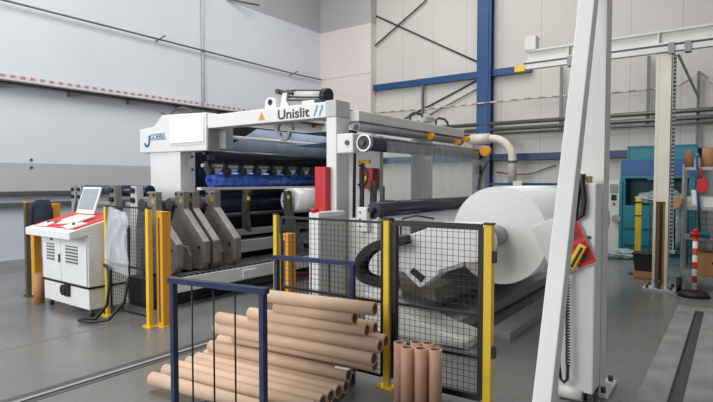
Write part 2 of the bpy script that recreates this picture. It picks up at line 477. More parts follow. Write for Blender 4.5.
t = thing('ventilation_duct', 'white elbow duct bending down beside the blue column', 'duct', (-4.5, 12.6, 2.0))
bm = BM()
path = [(-5.55, 12.55, 2.66), (-4.95, 12.55, 2.66)] + [(-4.95+0.53*math.sin(a), 12.55, 2.13+0.53*math.cos(a)) for a in [R(10*k) for k in range(1, 10)]] + [(-4.42, 12.55, 1.55)]
tube(bm, path, 0.10, 16); obj('bent_pipe', bm, M['duct'], t)
bm = BM(); cyl(bm, (-5.5, 12.55, 2.66), (-5.0, 12.55, 2.66), 0.135, 20); obj('sleeve', bm, M['duct'], t)
bm = BM(); cyl(bm, (-4.42, 12.55, 2.05), (-4.42, 12.55, 2.10), 0.125, 20); obj('clamp', bm, M['pipe'], t)

t = thing('guard_railing', 'blue guard railing behind the big white roll', 'railing', (-4, 11.5, 0))
bm = BM(); bar(bm, (-4.75, 11.5, 1.53), (-2.45, 11.5, 1.53), 0.05, 0.05); obj('top_rail', bm, M['blue'], t)
bm = BM(); bar(bm, (-4.75, 11.5, 0.9), (-2.45, 11.5, 0.9), 0.04, 0.04); obj('middle_rail', bm, M['blue'], t)
for x in (-4.7, -3.95, -3.2, -2.48):
    bm = BM(); box(bm, x-0.025, x+0.025, 11.475, 11.525, 0, 1.53); obj('post', bm, M['blue'], t)

bm = BM(); box(bm, -4.02, -3.82, 11.46, 11.47, 1.48, 1.60)
tag(obj('railing_sign', bm, M['paper']), 'small white sign fixed on the blue railing', 'sign')
rod('wall_wire', [(-5.1, 13.25, 1.84), (-4.6, 13.25, 1.77), (-4.2, 13.25, 1.78), (-3.58, 13.25, 1.99)], 0.012, M['dgrey'], 'thin dark wire sagging across the back wall below the elbow duct', 'wire')

# ------------------------------------------------------------------ slitter rewinder
YN, YF = 4.9, 8.2
t = thing('slitter_rewinder', 'long white slitter rewinder machine with overhead beam, rollers and winding arms', 'machine', (-5.2, 6.5, 0))
mach = t
bm = BM(); box(bm, -7.73, -6.93, YN, YN+0.28, 0, 2.10); lc = obj('column', bm, M['white'], t, 0.012)
bm = BM()
for z in (1.78, 1.98): cyl(bm, (-6.93, YN+0.22, z), (-6.918, YN+0.22, z), 0.02, 10)
obj('bolt', bm, M['dgrey'], lc)
bm = BM(); box(bm, -4.02, -3.865, YN, YN+0.26, 0, 2.37); obj('column', bm, M['white'], t, 0.01)
bm = BM(); box(bm, -4.03, -3.86, YN-0.01, YN+0.27, 2.37, 2.57); obj('column_cap', bm, M['lgrey'], t, 0.008)
bm = BM(); box(bm, -6.30, -4.02, YN, YN+0.20, 2.37, 2.56); be = obj('overhead_beam', bm, M['white'], t, 0.01)
# left head box
bm = BM(); prism(bm, [(-7.98, 2.06), (-6.26, 2.045), (-6.26, 2.60), (-7.34, 2.64), (-7.58, 2.47), (-7.98, 2.45)], 'Y', YN-0.03, YN+0.24)
hb = obj('head_box', bm, M['white'], t, 0.015)
bm = BM(); box(bm, -6.262, -6.25, YN, YN+0.32, 2.06, 2.40); box(bm, -6.26, -6.10, YN+0.20, YN+0.34, 2.08, 2.40); obj('side_plate', bm, M['grey'], hb)
bm = BM(); box(bm, -7.12, -6.31, YN-0.05, YN-0.03, 2.18, 2.52); obj('blank_panel', bm, M['label_white'], hb, 0.004, label='blank bright white rectangular panel')
bm = BM(); box(bm, -7.14, -6.29, YN-0.037, YN-0.028, 2.14, 2.55); obj('panel_frame', bm, M['white2'], hb)
bm = text_bm('GOEBEL', 0.10, 0.42)
bmesh.ops.translate(bm, verts=bm.verts[:], vec=(-7.66, YN-0.038, 2.255)); obj('maker_lettering', bm, M['textteal'], hb)
bm = BM()
sw = [(-7.76+0.065*math.cos(a), YN-0.034, 2.23+0.065*math.sin(a)) for a in [R(-170+17*k) for k in range(11)]] + [(-7.695, YN-0.034, 2.335)]
for k in range(len(sw)-1): bar(bm, sw[k], sw[k+1], 0.006, 0.04)
obj('swoosh_mark', bm, M['textteal'], hb)
bm = BM(); tube(bm, [(-7.55, YN+0.1, 2.70), (-7.42, YN+0.1, 2.66)] + [(-7.1+0.28*math.cos(a), YN+0.15, 2.60+0.16*math.sin(a)) for a in [R(180-15*k) for k in range(13)]], 0.014, 8); obj('cable_loop', bm, M['dgrey'], hb)
bm = text_bm('Unislit', 0.125, 0.545, 0.022); bmesh.ops.translate(bm, verts=bm.verts[:], vec=(-4.83, YN-0.004, 2.395)); obj('model_lettering', bm, M['text'], be)
bm = BM()
for k in range(2):
    x = -4.20+0.085*k
    prism(bm, [(x-0.02, 2.40), (x, 2.40), (x+0.022, 2.46), (x+0.002, 2.46)], 'Y', YN-0.006, YN-0.002)
    prism(bm, [(x+0.008, 2.455), (x+0.032, 2.455), (x+0.05, 2.525), (x+0.026, 2.525)], 'Y', YN-0.006, YN-0.002)
obj('double_mark', bm, M['textblue'], be)
bm = BM(); prism(bm, [(-5.19, 2.415), (-5.07, 2.415), (-5.13, 2.515)], 'Y', YN-0.006, YN-0.001); obj('warning_triangle', bm, M['orange'], be)

# trim-winding unit on top of the beam
bm = BM()
cyl(bm, (-4.68, YN+0.20, 2.72), (-4.20, YN+0.20, 2.67), 0.06, 16)
tu = obj('trim_winder', bm, M['lgrey'], t)
bm = BM(); cyl(bm, (-4.22, YN+0.20, 2.675), (-4.14, YN+0.20, 2.665), 0.095, 18); obj('motor', bm, M['black'], tu)
bm = BM()
for k in range(4): cyl(bm, (-4.78, YN+0.13+0.02*k, 2.66+0.045*k), (-4.17, YN+0.13+0.02*k, 2.60+0.045*k), 0.012, 8)
obj('guide_bars', bm, M['dgrey'], tu)
bm = BM(); prism(bm, [(-4.98, 2.55), (-4.74, 2.55), (-4.80, 2.66), (-4.78, 2.76), (-4.86, 2.76), (-4.90, 2.63)], 'Y', YN+0.12, YN+0.18); obj('bracket', bm, M['white2'], tu)
bm = BM(); box(bm, -4.5, -4.3, YN+0.10, YN+0.22, 2.55, 2.62); obj('bracket', bm, M['white2'], tu)
bm = BM(); tube(bm, [(-5.0, YN+0.15, 2.80), (-4.9, YN+0.15, 2.77), (-4.78, YN+0.15, 2.78), (-4.70, YN+0.15, 2.735)], 0.022, 8); cyl(bm, (-4.95, YN+0.1, 2.79), (-4.95, YN+0.2, 2.79), 0.035, 10); obj('clamp_lever', bm, M['dgrey'], tu)
bm = BM(); prism(bm, [(-5.12+0.0, 2.55), (-4.92, 2.55), (-4.92, 2.66), (-4.97, 2.71), (-5.07, 2.71), (-5.12, 2.66)], 'Y', YN+0.05, YN+0.10); lg = obj('lifting_lug', bm, M['white'], t)
bm = BM(); cyl(bm, (-5.02, YN+0.045, 2.645), (-5.02, YN+0.049, 2.645), 0.04, 18); obj('hole', bm, M['black'], lg)

# deep frame
for x0, x1, z1 in ((-7.5, -6.9, 2.4), (-4.75, -4.45, 2.35)):
    bm = BM(); box(bm, x0, x1, YF, YF+0.25, 0, z1); obj('rear_column', bm, M['white2'] if z1 > 2.36 else M['lgrey'], t)
bm = BM(); box(bm, -3.58, -3.36, YF+0.02, YF+0.2, 0, 2.2); obj('rear_column', bm, M['grey'], t)
bm = BM(); box(bm, -7.5, -6.1, YF, YF+0.2, 1.5, 2.60); obj('rear_shade_sheet', bm, M['black'], t)  # black sheet added for the darkness inside the machine, not a beam
bm = BM(); box(bm, -5.0, -4.1, YN+0.3, YF, 2.50, 2.53); obj('top_cover', bm, M['black'], t)
bm = BM(); box(bm, -3.97, -3.72, YN+0.26, YF, 2.33, 2.46); obj('cross_beam', bm, M['white2'], t, 0.01)
bm = BM(); box(bm, -7.1, -7.02, YN+0.3, YF, 0.1, 2.56); obj('inner_panel', bm, M['black'], t)  # black sheets, here and next, added so the inside reads dark
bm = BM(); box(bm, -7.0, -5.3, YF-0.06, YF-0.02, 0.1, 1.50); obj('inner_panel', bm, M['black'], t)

def roller(name, x, z, r, m, y0=YN+0.15, y1=YF, seg=28, sh=0.03):
    bm = BM(); cyl(bm, (x, y0, z), (x, y1, z), r, seg)
    if sh: cyl(bm, (x, y0-0.08, z), (x, y0, z), sh, 12)
    return obj(name, bm, m, t)
ro = roller('contact_roller', -6.74, 1.62, 0.125, M['bluefilm'], YN+0.42)
roller('guide_tube', -6.62, 1.84, 0.028, M['lgrey'], YN+0.25)
bm = BM(); box(bm, -6.66, -6.56, YN+0.1, YF, 1.46, 1.505); obj('front_strip', bm, M['white'], t)
bm = BM(); box(bm, -6.65, -6.45, YN+0.28, YF, 1.93, 2.03); obj('knife_beam', bm, M['black'], t)
roller('guide_tube', -6.15, 2.255, 0.03, M['lgrey'], YN+0.3)
roller('dark_roller', -6.85, 1.22, 0.16, M['darkblue'])
roller('dark_roller', -6.45, 2.02, 0.055, M['rollrubber'])
roller('guide_tube', -6.60, 1.05, 0.035, M['dgrey'])
bm = BM(); box(bm, -6.75, -6.45, YN+0.15, YF, 0.72, 0.80); obj('tray_shelf', bm, M['grey'], t)
bm = BM(); box(bm, -6.7, -6.35, YN+0.15, YF, 0.46, 0.64); obj('lower_tray', bm, M['lgrey'], t)
# eight press roller holders over the blue roller
for k, y in enumerate((5.15, 5.48, 5.80, 6.13, 6.49, 6.85, 7.22, 7.60)):
    bm = BM()
    prism(bm, [(-6.64, 1.90), (-6.56, 1.90), (-6.52, 1.80), (-6.56, 1.74), (-6.64, 1.76)], 'Y', y-0.03, y+0.03)
    h = obj('roller_holder', bm, M['dgrey'], t)
    bm = BM(); cyl(bm, (-6.53, y-0.05, 1.745), (-6.53, y+0.05, 1.745), 0.055, 16); obj('press_roller', bm, M['rollrubber'], h)
    bm = BM(); tube(bm, [(-6.58, y, 1.85), (-6.50, y-0.02, 1.93), (-6.52, y-0.03, 2.0)], 0.012, 6); obj('air_hose', bm, M['cable'], h)
    bm = BM(); prism(bm, [(y+0.08, 1.80), (y+0.26, 1.80), (y+0.22, 1.74), (y+0.15, 1.715)], 'X', -6.575, -6.56); obj('highlight_plate', bm, M['paper'], h)  # white plates stand in for highlights on the blue roller
# grey web inside the machine
bm = BM()
def web(u, v):
    ya = 5.32+0.85*u
    return (-6.58+0.05*math.sin(math.pi*u), ya+(YF-0.1-ya)*v, 2.06+0.42*u)
sheet(bm, web, 6, 6)
sheet(bm, lambda u, v: (-6.2+1.5*u, 6.6+1.4*v, 2.20+0.05*u), 4, 4); obj('film_web', bm, M['bluegreyfilm'], t, label='blue grey film stretched inside the machine')
bm = BM()
prism(bm, [(-4.95+0.17*math.cos(a), 2.28+0.17*math.sin(a)) for a in [R(20*k) for k in range(10)]] + [(-4.95+0.11*math.cos(a), 2.28+0.11*math.sin(a)) for a in [R(180-20*k) for k in range(10)]], 'Y', YN+0.22, YN+0.26)
prism(bm, [(-4.95-0.12*math.cos(a), 2.26-0.12*math.sin(a)) for a in [R(20*k) for k in range(10)]] + [(-4.95-0.07*math.cos(a), 2.26-0.07*math.sin(a)) for a in [R(180-20*k) for k in range(10)]], 'Y', YN+0.22, YN+0.26)
obj('hose_bracket', bm, M['grey'], t)

# winding arms on the low carriage beam
bm = BM(); box(bm, -5.78, -5.60, 3.9, 8.0, 0.20, 0.385); cb = obj('carriage_beam', bm, M['white'], t, 0.008)
bm = BM(); box(bm, -5.76, -5.61, 3.9, 8.0, 0.385, 0.41); obj('toothed_rack', bm, M['rack'], cb)
bm = BM(); box(bm, -6.4, -5.95, 3.7, 8.0, 0.06, 0.36); obj('carriage_bed', bm, M['dgrey'], t)
bm = BM(); box(bm, -6.35, -5.8, 3.7, 5.9, 0.0, 0.06); obj('base_and_shadow', bm, M['black'], t)  # black slab painted as the shadow under the carriage beam
bm = BM(); box(bm, -6.35, -5.8, 5.9, 7.9, 0.0, 0.06); obj('base_and_shadow', bm, M['darkred'], t, label='dark red floor base')
bm = BM(); box(bm, -6.2, -5.95, 5.9, 7.9, 0.06, 0.2); obj('red_shroud', bm, M['darkred'], t)
bm = BM(); box(bm, -5.60, -5.57, 4.95, 5.2, 0.22, 0.34); obj('junction_box', bm, M['white'], t, 0.006)
def arm(y, w, dark=False, shape=None):
    bm = BM()
    prism(bm, shape or [(-6.28, 1.46), (-6.28, 1.18), (-6.40, 0.95), (-6.38, 0.50), (-6.2, 0.42), (-5.72, 0.42), (-5.64, 0.52), (-5.64, 0.80), (-6.08, 1.22), (-6.08, 1.46)], 'Y', y, y+w)
    a = obj('winding_arm', bm, M['armdark'] if dark else M['arm'], t, 0.012)
    bm = BM(); cyl(bm, (-6.23, y+w, 1.30), (-6.23, y+w+0.04, 1.30), 0.05, 18); obj('chuck', bm, M['dgrey'], a)
    if not shape:
        bm = BM(); cyl(bm, (-6.36, y-0.03, 1.28), (-6.36, y+w, 1.28), 0.085, 18); obj('pivot_disc', bm, M['dgrey'], a)
    bm = BM(); box(bm, -6.16, -6.10, y-0.006, y-0.001, 1.30, 1.36); obj('yellow_plate', bm, M['dullyellow'], a, label='small yellow plate')
    for x, z in ((-6.24, 1.42), (-6.11, 1.42), (-6.24, 1.25)) + (() if shape else ((-5.75, 0.72), (-5.9, 0.55), (-6.3, 0.6))):
        bm = BM(); cyl(bm, (x, y-0.012, z), (x, y, z), 0.02, 8); obj('bolt', bm, M['black'], a)
    if not shape:
        bm = BM(); prism(bm, [(-6.36, 0.40), (-6.36, 0.72), (-5.95, 0.72), (-5.88, 0.60), (-5.88, 0.40)], 'Y', y-0.05, y); obj('foot_plate', bm, M['arm'], a, 0.01)
    return a
arm(3.92, 0.10); arm(4.34, 0.10); arm(4.50, 0.11); arm(4.86, 0.12)
arm(5.56, 0.07, True, [(-6.26, 1.46), (-6.30, 1.20), (-6.28, 0.85), (-6.12, 0.80), (-6.18, 1.10), (-6.16, 1.30), (-6.10, 1.46)])
arm(6.46, 0.09, True, [(-6.26, 1.43), (-6.26, 1.10), (-6.20, 0.80), (-5.98, 0.36), (-5.80, 0.36), (-5.98, 0.80), (-6.11, 1.12), (-6.14, 1.43)])
# far-left unloading station behind the console
for x in (-9.12, -8.92):
    bm = BM(); prism(bm, [(x, 1.53), (x+0.12, 1.53), (x+0.14, 1.30), (x+0.06, 1.10), (x+0.06, 0.3), (x-0.02, 0.3)], 'Y', 4.30, 4.42)
    a = obj('unloading_arm', bm, M['grey'], t)
    for z in (1.46, 1.34):
        bm = BM(); cyl(bm, (x+0.06, 4.27, z), (x+0.06, 4.30, z), 0.03, 12); obj('bolt', bm, M['black'], a)
bm = BM(); cyl(bm, (-8.85, 4.42, 1.45), (-6.98, 4.42, 1.45), 0.085, 20); obj('unloading_shaft', bm, M['darkblue'], t)
bm = BM(); cyl(bm, (-8.85, 4.42, 1.24), (-6.98, 4.42, 1.24), 0.045, 16); obj('unloading_shaft', bm, M['grey'], t)
for x, c in ((-7.74, 'arm'), (-7.16, 'lgrey')):
    bm = BM(); prism(bm, [(x, 1.53), (x+0.13, 1.53), (x+0.17, 1.20), (x+0.12, 0.9), (x+0.10, 0.2), (x-0.05, 0.2), (x-0.02, 1.2)], 'Y', 4.22, 4.33)
    a = obj('unloading_arm', bm, M[c], t)
    for z in (1.46, 1.32):
        bm = BM(); cyl(bm, (x+0.07, 4.18, z), (x+0.07, 4.22, z), 0.04, 14); obj('bolt', bm, M['black'], a)
bm = BM(); box(bm, -9.2, -6.9, 4.36, 4.88, 0.0, 0.85); box(bm, -8.3, -7.3, 4.25, 4.36, 0.15, 0.9); obj('station_base', bm, M['dgrey'], t)
bm = BM(); box(bm, -7.25, -6.75, 4.36, 4.88, 0.85, 1.30); obj('gear_housing', bm, M['armdark'], t)
bm = BM(); box(bm, -7.4, -6.5, 4.35, 4.88, 0.0, 1.0); obj('gear_housing', bm, M['armdark'], t)

# red emergency unit and small cap
bm = BM(); box(bm, -4.12, -3.95, YN-0.10, YN, 1.21, 1.77); obj('red_control_box', bm, M['red'], t, 0.008, label='tall red control box on the near column')
# side cabinet (own door) at the near column
bm = BM(); box(bm, -3.865, -3.72, 4.40, 4.88, 0.0, 1.25); sc_ = obj('side_cabinet', bm, M['white'], t, 0.01)
bm = BM(); box(bm, -3.718, -3.712, 4.43, 4.85, 0.1, 1.2); obj('cabinet_door', bm, M['lgrey'], sc_)
bm = BM(); cyl(bm, (-3.80, 4.43, 1.25), (-3.80, 4.43, 1.30), 0.045, 14); obj('stop_button', bm, M['red'], sc_, label='red stop button')
# lower white panels and bearing block right of the column
bm = BM(); box(bm, -3.70, -3.28, YN+0.02, YN+0.12, 0.1, 1.16); obj('lower_panel', bm, M['white2'], t, 0.008)
bm = BM(); box(bm, -3.52, -3.38, YN-0.06, YN+0.02, 1.02, 1.30); bb = obj('bearing_block', bm, M['white'], t, 0.012)
bm = BM()
for z in (1.08, 1.16, 1.24): cyl(bm, (-3.47, YN-0.068, z), (-3.47, YN-0.06, z), 0.012, 8)
obj('bolt', bm, M['dgrey'], bb)
bm = BM(); box(bm, -3.86, -3.62, YN+0.0, YN+0.14, 1.93, 2.16); bb = obj('bearing_block', bm, M['white'], t, 0.012)
bm = BM(); cyl(bm, (-3.70, YN-0.015, 2.05), (-3.70, YN, 2.05), 0.03, 12); obj('bolt', bm, M['dgrey'], bb)
roller('web_roller', -3.47, 2.04, 0.09, M['rollrubber'], YN+0.05, YF+0.05)
bm = BM(); cyl(bm, (-3.47, YN+0.0, 2.04), (-3.47, YN+0.06, 2.04), 0.10, 24); rc_ = obj('roller_collar', bm, M['steel'], t)
bm = BM(); cyl(bm, (-3.47, YN-0.004, 2.04), (-3.47, YN+0.0, 2.04), 0.082, 24); obj('end_face', bm, M['black'], rc_)
bm = BM(); cyl(bm, (-3.31, YF-0.12, 2.09), (-3.31, YF-0.02, 2.09), 0.085, 20); obj('roller_hub', bm, M['amber'], t, label='yellow roller hub')
roller('web_roller', -3.78, 2.27, 0.06, M['greyfilm'], YN+0.28, YF)
roller('web_roller', -3.36, 1.27, 0.09, M['rollrubber'], YN+0.05, YF)
for y, z in ((6.87, 2.26), (7.79, 2.22), (8.12, 2.30)):
    bm = BM(); cyl(bm, (-3.66, y, z), (-3.66, y+0.08, z+0.0), 0.05, 14); obj('valve', bm, M['amber'], t, label='yellow round valve')
for y in (6.6, 7.4):
    bm = BM(); tube(bm, [(-3.84, y, 2.46), (-3.84, y, 2.56), (-3.84, y+0.1, 2.60), (-3.84, y+0.3, 2.60), (-3.84, y+0.4, 2.56), (-3.84, y+0.45, 2.46)], 0.02, 8); obj('hose_loop', bm, M['dgrey'], t)
bm = BM(); cyl(bm, (-3.84, 6.95, 2.55), (-3.84, 7.25, 2.55), 0.06, 16); obj('air_cylinder', bm, M['lgrey'], t)
bm = BM(); tube(bm, [(-3.30, YF+0.06, 1.95), (-3.42, YF-0.02, 1.7), (-3.46, YF-0.03, 1.45)], 0.015, 8); box(bm, -3.5, -3.42, YF-0.06, YF, 1.72, 1.86); obj('chain_pull', bm, M['dgrey'], t)
# hoses and fittings inside the near column
for x, y, z0, z1, r in ((-3.82, 5.35, 0.9, 1.85, 0.03), (-3.75, 5.5, 0.9, 1.6, 0.045), (-3.9, 5.3, 1.0, 2.3, 0.02)):
    bm = BM(); tube(bm, [(x, y, z0), (x+0.01, y, (z0+z1)/2), (x, y+0.03, z1)], r, 8); obj('hose', bm, M['dgrey'], t)
bm = BM(); tube(bm, [(-3.78, 5.25, 1.80)] + [(-3.74+0.09*math.cos(a), 5.25, 1.66+0.13*math.sin(a)) for a in [R(110-30*k) for k in range(9)]], 0.012, 8); obj('hose', bm, M['cable'], t)
bm = BM(); box(bm, -3.82, -3.66, 5.28, 5.34, 1.82, 1.86); obj('valve', bm, M['amber'], t, label='yellow flat valve')
bm = BM(); box(bm, -5.05, -4.35, 6.85, 7.0, 0.9, 1.30); obj('pump_housing', bm, M['dgrey'], t)
bm = BM(); box(bm, -4.76, -4.50, 6.6, 6.78, 1.48, 1.80); rb = obj('red_switch_box', bm, M['deepred'], t, 0.01, label='red switch box inside the frame')
bm = BM(); cyl(bm, (-4.63, 6.58, 1.64), (-4.63, 6.60, 1.64), 0.035, 14); obj('switch_knob', bm, M['yellow'], rb)
bm = BM(); box(bm, -5.2, -4.5, 6.8, 6.9, 0.0, 2.3); obj('inner_panel', bm, M['lgrey'], t)

# film curtain and web running to the big roll: separate things
bm = BM()
sheet(bm, lambda u, v: (-3.372+0.006*math.sin(9*v), 5.25+2.75*v, 1.28+0.80*u), 4, 24)
tag(obj('film_curtain', bm, M['curtain']), 'clear film curtain hanging between the upper and lower dark rollers', 'film')
bm = BM()
def web2(u, v):
    y = 5.05+2.9*v
    return (-3.30+0.90*u, y, 1.19-0.02*u-0.02*math.sin(math.pi*u))
sheet(bm, web2, 8, 8)
tag(obj('film_sheet', bm, M['greyfilm']), 'grey film sheet running from the lower roller to the big white roll', 'film')
# finished roll in the winding arms
t = thing('finished_roll', 'small white film roll held by the winding arms under the machine', 'film roll', (-6.25, 6.62, 1.26))
bm = BM(); cyl(bm, (-6.25, 6.62, 1.26), (-6.25, 8.0, 1.26), 0.22, 40); obj('film', bm, M['filmroll'], t)
bm = BM(); hollow(bm, (-6.25, 6.60, 1.26), (-6.25, 6.615, 1.26), 0.055, 0.045); obj('core', bm, [M['card'], M['cardend'], M['cardin']], t)

# ------------------------------------------------------------------ big unwinding roll and its stand
RX, RZ, RR = -1.90, 1.06, 0.485
t = thing('parent_roll', 'huge white film roll lying in the unwinding stand', 'film roll', (RX, 5.0, RZ))
def roll_mat():
    m = mat('wound_film_end', (228, 227, 224), 0.3, var=0.02, scale=2)
    nt = m.node_tree; b = nt.nodes['Principled BSDF']
    src = b.inputs['Base Color'].links[0].from_socket
    tc = nt.nodes.new('ShaderNodeTexCoord'); sp = nt.nodes.new('ShaderNodeSeparateXYZ')
    nt.links.new(tc.outputs['Object'], sp.inputs[0])
    cb_ = nt.nodes.new('ShaderNodeCombineXYZ'); nt.links.new(sp.outputs[0], cb_.inputs[0]); nt.links.new(sp.outputs[2], cb_.inputs[1])
    ln = nt.nodes.new('ShaderNodeVectorMath'); ln.operation = 'LENGTH'; nt.links.new(cb_.outputs[0], ln.inputs[0])
    n = nt.nodes.new('ShaderNodeTexNoise'); n.noise_dimensions = '1D'; n.inputs['Scale'].default_value = 26; n.inputs['Detail'].default_value = 3
    nt.links.new(ln.outputs['Value'], n.inputs['W'])
    cr = nt.nodes.new('ShaderNodeValToRGB')
    cr.color_ramp.elements[0].position = 0.35; cr.color_ramp.elements[1].position = 0.65
    cr.color_ramp.elements[0].color = (0.95, 0.95, 0.95, 1); cr.color_ramp.elements[1].color = (1, 1, 1, 1)
    nt.links.new(n.outputs['Fac'], cr.inputs['Fac'])
    x = nt.nodes.new('ShaderNodeMix'); x.data_type = 'RGBA'; x.blend_type = 'MULTIPLY'; x.inputs[0].default_value = 1
    nt.links.new(src, x.inputs[6]); nt.links.new(cr.outputs[0], x.inputs[7]); nt.links.new(x.outputs[2], b.inputs['Base Color'])
    return m
bm = BM(); cyl(bm, (RX, 5.0, RZ), (RX, 8.0, RZ), RR, 96, mi=0)
for f in bm.faces:
    if len(f.verts) > 4: f.material_index = 1
obj('film', bm, [M['filmroll'], roll_mat()], t)
bm = BM(); cyl(bm, (RX, 4.78, RZ), (RX, 5.0, RZ), 0.10, 36); obj('core', bm, M['grey'], t)
bm = BM(); cyl(bm, (RX, 8.0, RZ), (RX, 8.25, RZ), 0.10, 36); obj('core', bm, M['grey'], t)

t = thing('unwind_stand', 'white unwinding stand with slanting arm carrying the huge roll', 'machine', (-2.4, 6, 0))
cx, cz, cr_ = -1.99, 1.02, 0.185
arc = [(cx+cr_*math.cos(a), cz+cr_*math.sin(a)) for a in [R(90-18*k) for k in range(11)]]
outline = [(-2.84, 0.97), (-2.70, 1.04), (-2.46, 1.13), (-2.36, 1.19)] + arc + [(-2.14, 0.80), (-2.25, 0.745), (-2.53, 0.53), (-2.63, 0.60), (-2.84, 0.76)]
bm = BM(); prism(bm, outline, 'Y', 4.55, 4.76); am = obj('lifting_arm', bm, M['white'], t, 0.012)
bm = BM()
prism(bm, [(-2.60, 0.73), (-2.465, 0.65), (-2.51, 0.59), (-2.64, 0.68)], 'Y', 4.540, 4.551); obj('handle_recess', bm, M['black'], am)
bm = BM(); tube(bm, [(cx+(cr_+0.004)*math.cos(R(70-14*k)), 4.545, cz+(cr_+0.004)*math.sin(R(70-14*k))) for k in range(12)], 0.009, 6); obj('edge_strip', bm, M['carddark'], am, label='brown edge strip')
bm = BM(); prism(bm, [(-2.30, 0.70), (-2.04, 0.80), (-2.04, 0.84), (-2.30, 0.745)], 'Y', 4.50, 4.56); obj('stop_pad', bm, M['grey'], am)
bm = BM(); cyl(bm, (cx+0.09, 4.60, RZ), (cx+0.09, 4.79, RZ), 0.075, 24); obj('chuck', bm, M['grey'], am)
bm = BM(); prism(bm, outline, 'Y', 8.3, 8.5); obj('lifting_arm', bm, M['white2'], t, 0.012)
bm = BM()
prism(bm, [(-3.05, 0.62), (-2.50, 0.48), (-2.46, 0.36), (-3.05, 0.46)], 'Y', 4.78, 8.4); obj('torsion_beam', bm, mat('brown_grey_steel', (104, 100, 96), 0.5, var=0.12), t)
bm = BM(); box(bm, -2.72, -2.30, 5.01, 8.6, 0.02, 0.14); obj('floor_rail', bm, M['grey'], t)
bm = BM(); box(bm, -2.02, -1.80, 5.1, 8.6, 0.0, 0.07); obj('floor_rail', bm, M['grey'], t)
bm = BM()
prism(bm, [(-3.20, 0.0), (-2.02, 0.0), (-2.02, 0.08), (-2.35, 0.14), (-3.20, 0.40)], 'Y', 4.55, 5.0); obj('foot', bm, M['white2'], t, 0.01)
bm = BM(); box(bm, -2.28, -2.04, 4.50, 4.55, 0.03, 0.08); obj('foot_pad', bm, M['lgrey'], t)
bm = BM(); box(bm, -3.25, -2.95, 4.9, 8.4, 0.0, 0.9); obj('stand_body', bm, M['white2'], t, 0.01)
bm = BM(); tube(bm, [(-2.74, 4.53, 1.06), (-2.72, 4.5, 1.14), (-2.70, 4.5, 1.22), (-2.6, 4.6, 1.25), (-2.45, 4.7, 1.22)], 0.009, 8); obj('cable', bm, M['cable'], am)
bm = BM(); tube(bm, [(-3.2, 4.95, 1.22), (-2.75, 4.95, 1.27)], 0.010, 8); obj('guide_rod', bm, M['black'], t)
# energy chain: flat C-shaped band of links
t = thing('energy_chain', 'black curved energy chain looping beside the unwinding arm', 'cable carrier', (-3.0, 4.45, 0.5))
cp = [(-2.62, 1.02), (-2.73, 0.99), (-2.90, 0.96), (-3.04, 0.89), (-3.14, 0.79), (-3.17, 0.68), (-3.12, 0.60), (-3.00, 0.57), (-2.90, 0.565), (-2.80, 0.565)]
dense = []
for i in range(len(cp)-1):
    p0 = cp[max(i-1, 0)]; p1 = cp[i]; p2 = cp[i+1]; p3 = cp[min(i+2, len(cp)-1)]
    for k in range(4):
        s = k/4
        dense.append(tuple(0.5*(2*p1[j]+(p2[j]-p0[j])*s+(2*p0[j]-5*p1[j]+4*p2[j]-p3[j])*s*s+(3*p1[j]-p0[j]-3*p2[j]+p3[j])*s**3) for j in (0, 1)))
bm = BM()
for k in range(len(dense)-1):
    a, b = dense[k], dense[k+1]
    mx_, mz_ = (a[0]+b[0])/2, (a[1]+b[1])/2
    d = (b[0]-a[0], b[1]-a[1]); ln = math.hypot(*d)
    rot = Matrix.Rotation(-math.atan2(d[1], d[0]), 3, 'Y')
    for yy in (4.37, 4.51): obox(bm, (mx_, yy, mz_), (ln*1.15, 0.02, 0.085), rot)
    obox(bm, (mx_, 4.44, mz_), (ln*0.7, 0.14, 0.05), rot)
obj('link_band', bm, M['rubber'], t)
bm = BM(); box(bm, -2.84, -2.74, 4.36, 4.52, 0.52, 0.61); obj('end_bracket', bm, M['dgrey'], t)

# ------------------------------------------------------------------ safety fence
def post(x, y, label, m='yellow', w=0.042, h=1.30, cap=False):
    t = thing('fence_post', label, 'post', (x, y, 0))
    bm = BM(); box(bm, x-w/2, x+w/2, y-w/2, y+w/2, 0.008, h); obj('upright', bm, M[m], t, 0.004)
    bm = BM(); box(bm, x-0.07, x+0.07, y-0.05, y+0.05, 0, 0.01)
    cyl(bm, (x+0.05, y-0.03, 0.01), (x+0.05, y-0.03, 0.025), 0.012, 8); cyl(bm, (x-0.05, y-0.03, 0.01), (x-0.05, y-0.03, 0.025), 0.012, 8)
    obj('base_plate', bm, M[m], t)
    bm = BM(); box(bm, x-w/2-0.003, x+w/2+0.003, y-w/2-0.003, y+w/2+0.003, h, h+0.012); obj('cap', bm, M['amber' if cap else 'black'], t)
    return t
def clampblk(t, x, y, z, s=1):
    bm = BM(); box(bm, x-0.02, x+0.015, y-0.02, y+0.02, z-0.04, z+0.04); obj('clamp', bm, M['black'], t)
post(-6.00, 3.22, 'yellow fence post beside the right side of the control console')
post(-5.16, 3.24, 'yellow fence post beside the amber light curtain, right of the clear plastic bag', w=0.055)
post(-3.31, 3.33, 'yellow fence post behind the blue stillage')
post(-2.15, 3.36, 'yellow fence post just right of the heap of cardboard tubes', w=0.05)
p5 = post(-1.36, 3.42, 'thick yellow fence post in front of the huge white roll', w=0.058)
clampblk(p5, -1.325, 3.42, 1.08); clampblk(p5, -1.325, 3.42, 0.42)
post(-7.90, 3.12, 'dark olive fence post with amber cap, leftmost beside the console', 'yellowgreen', 0.06, 1.30, True)

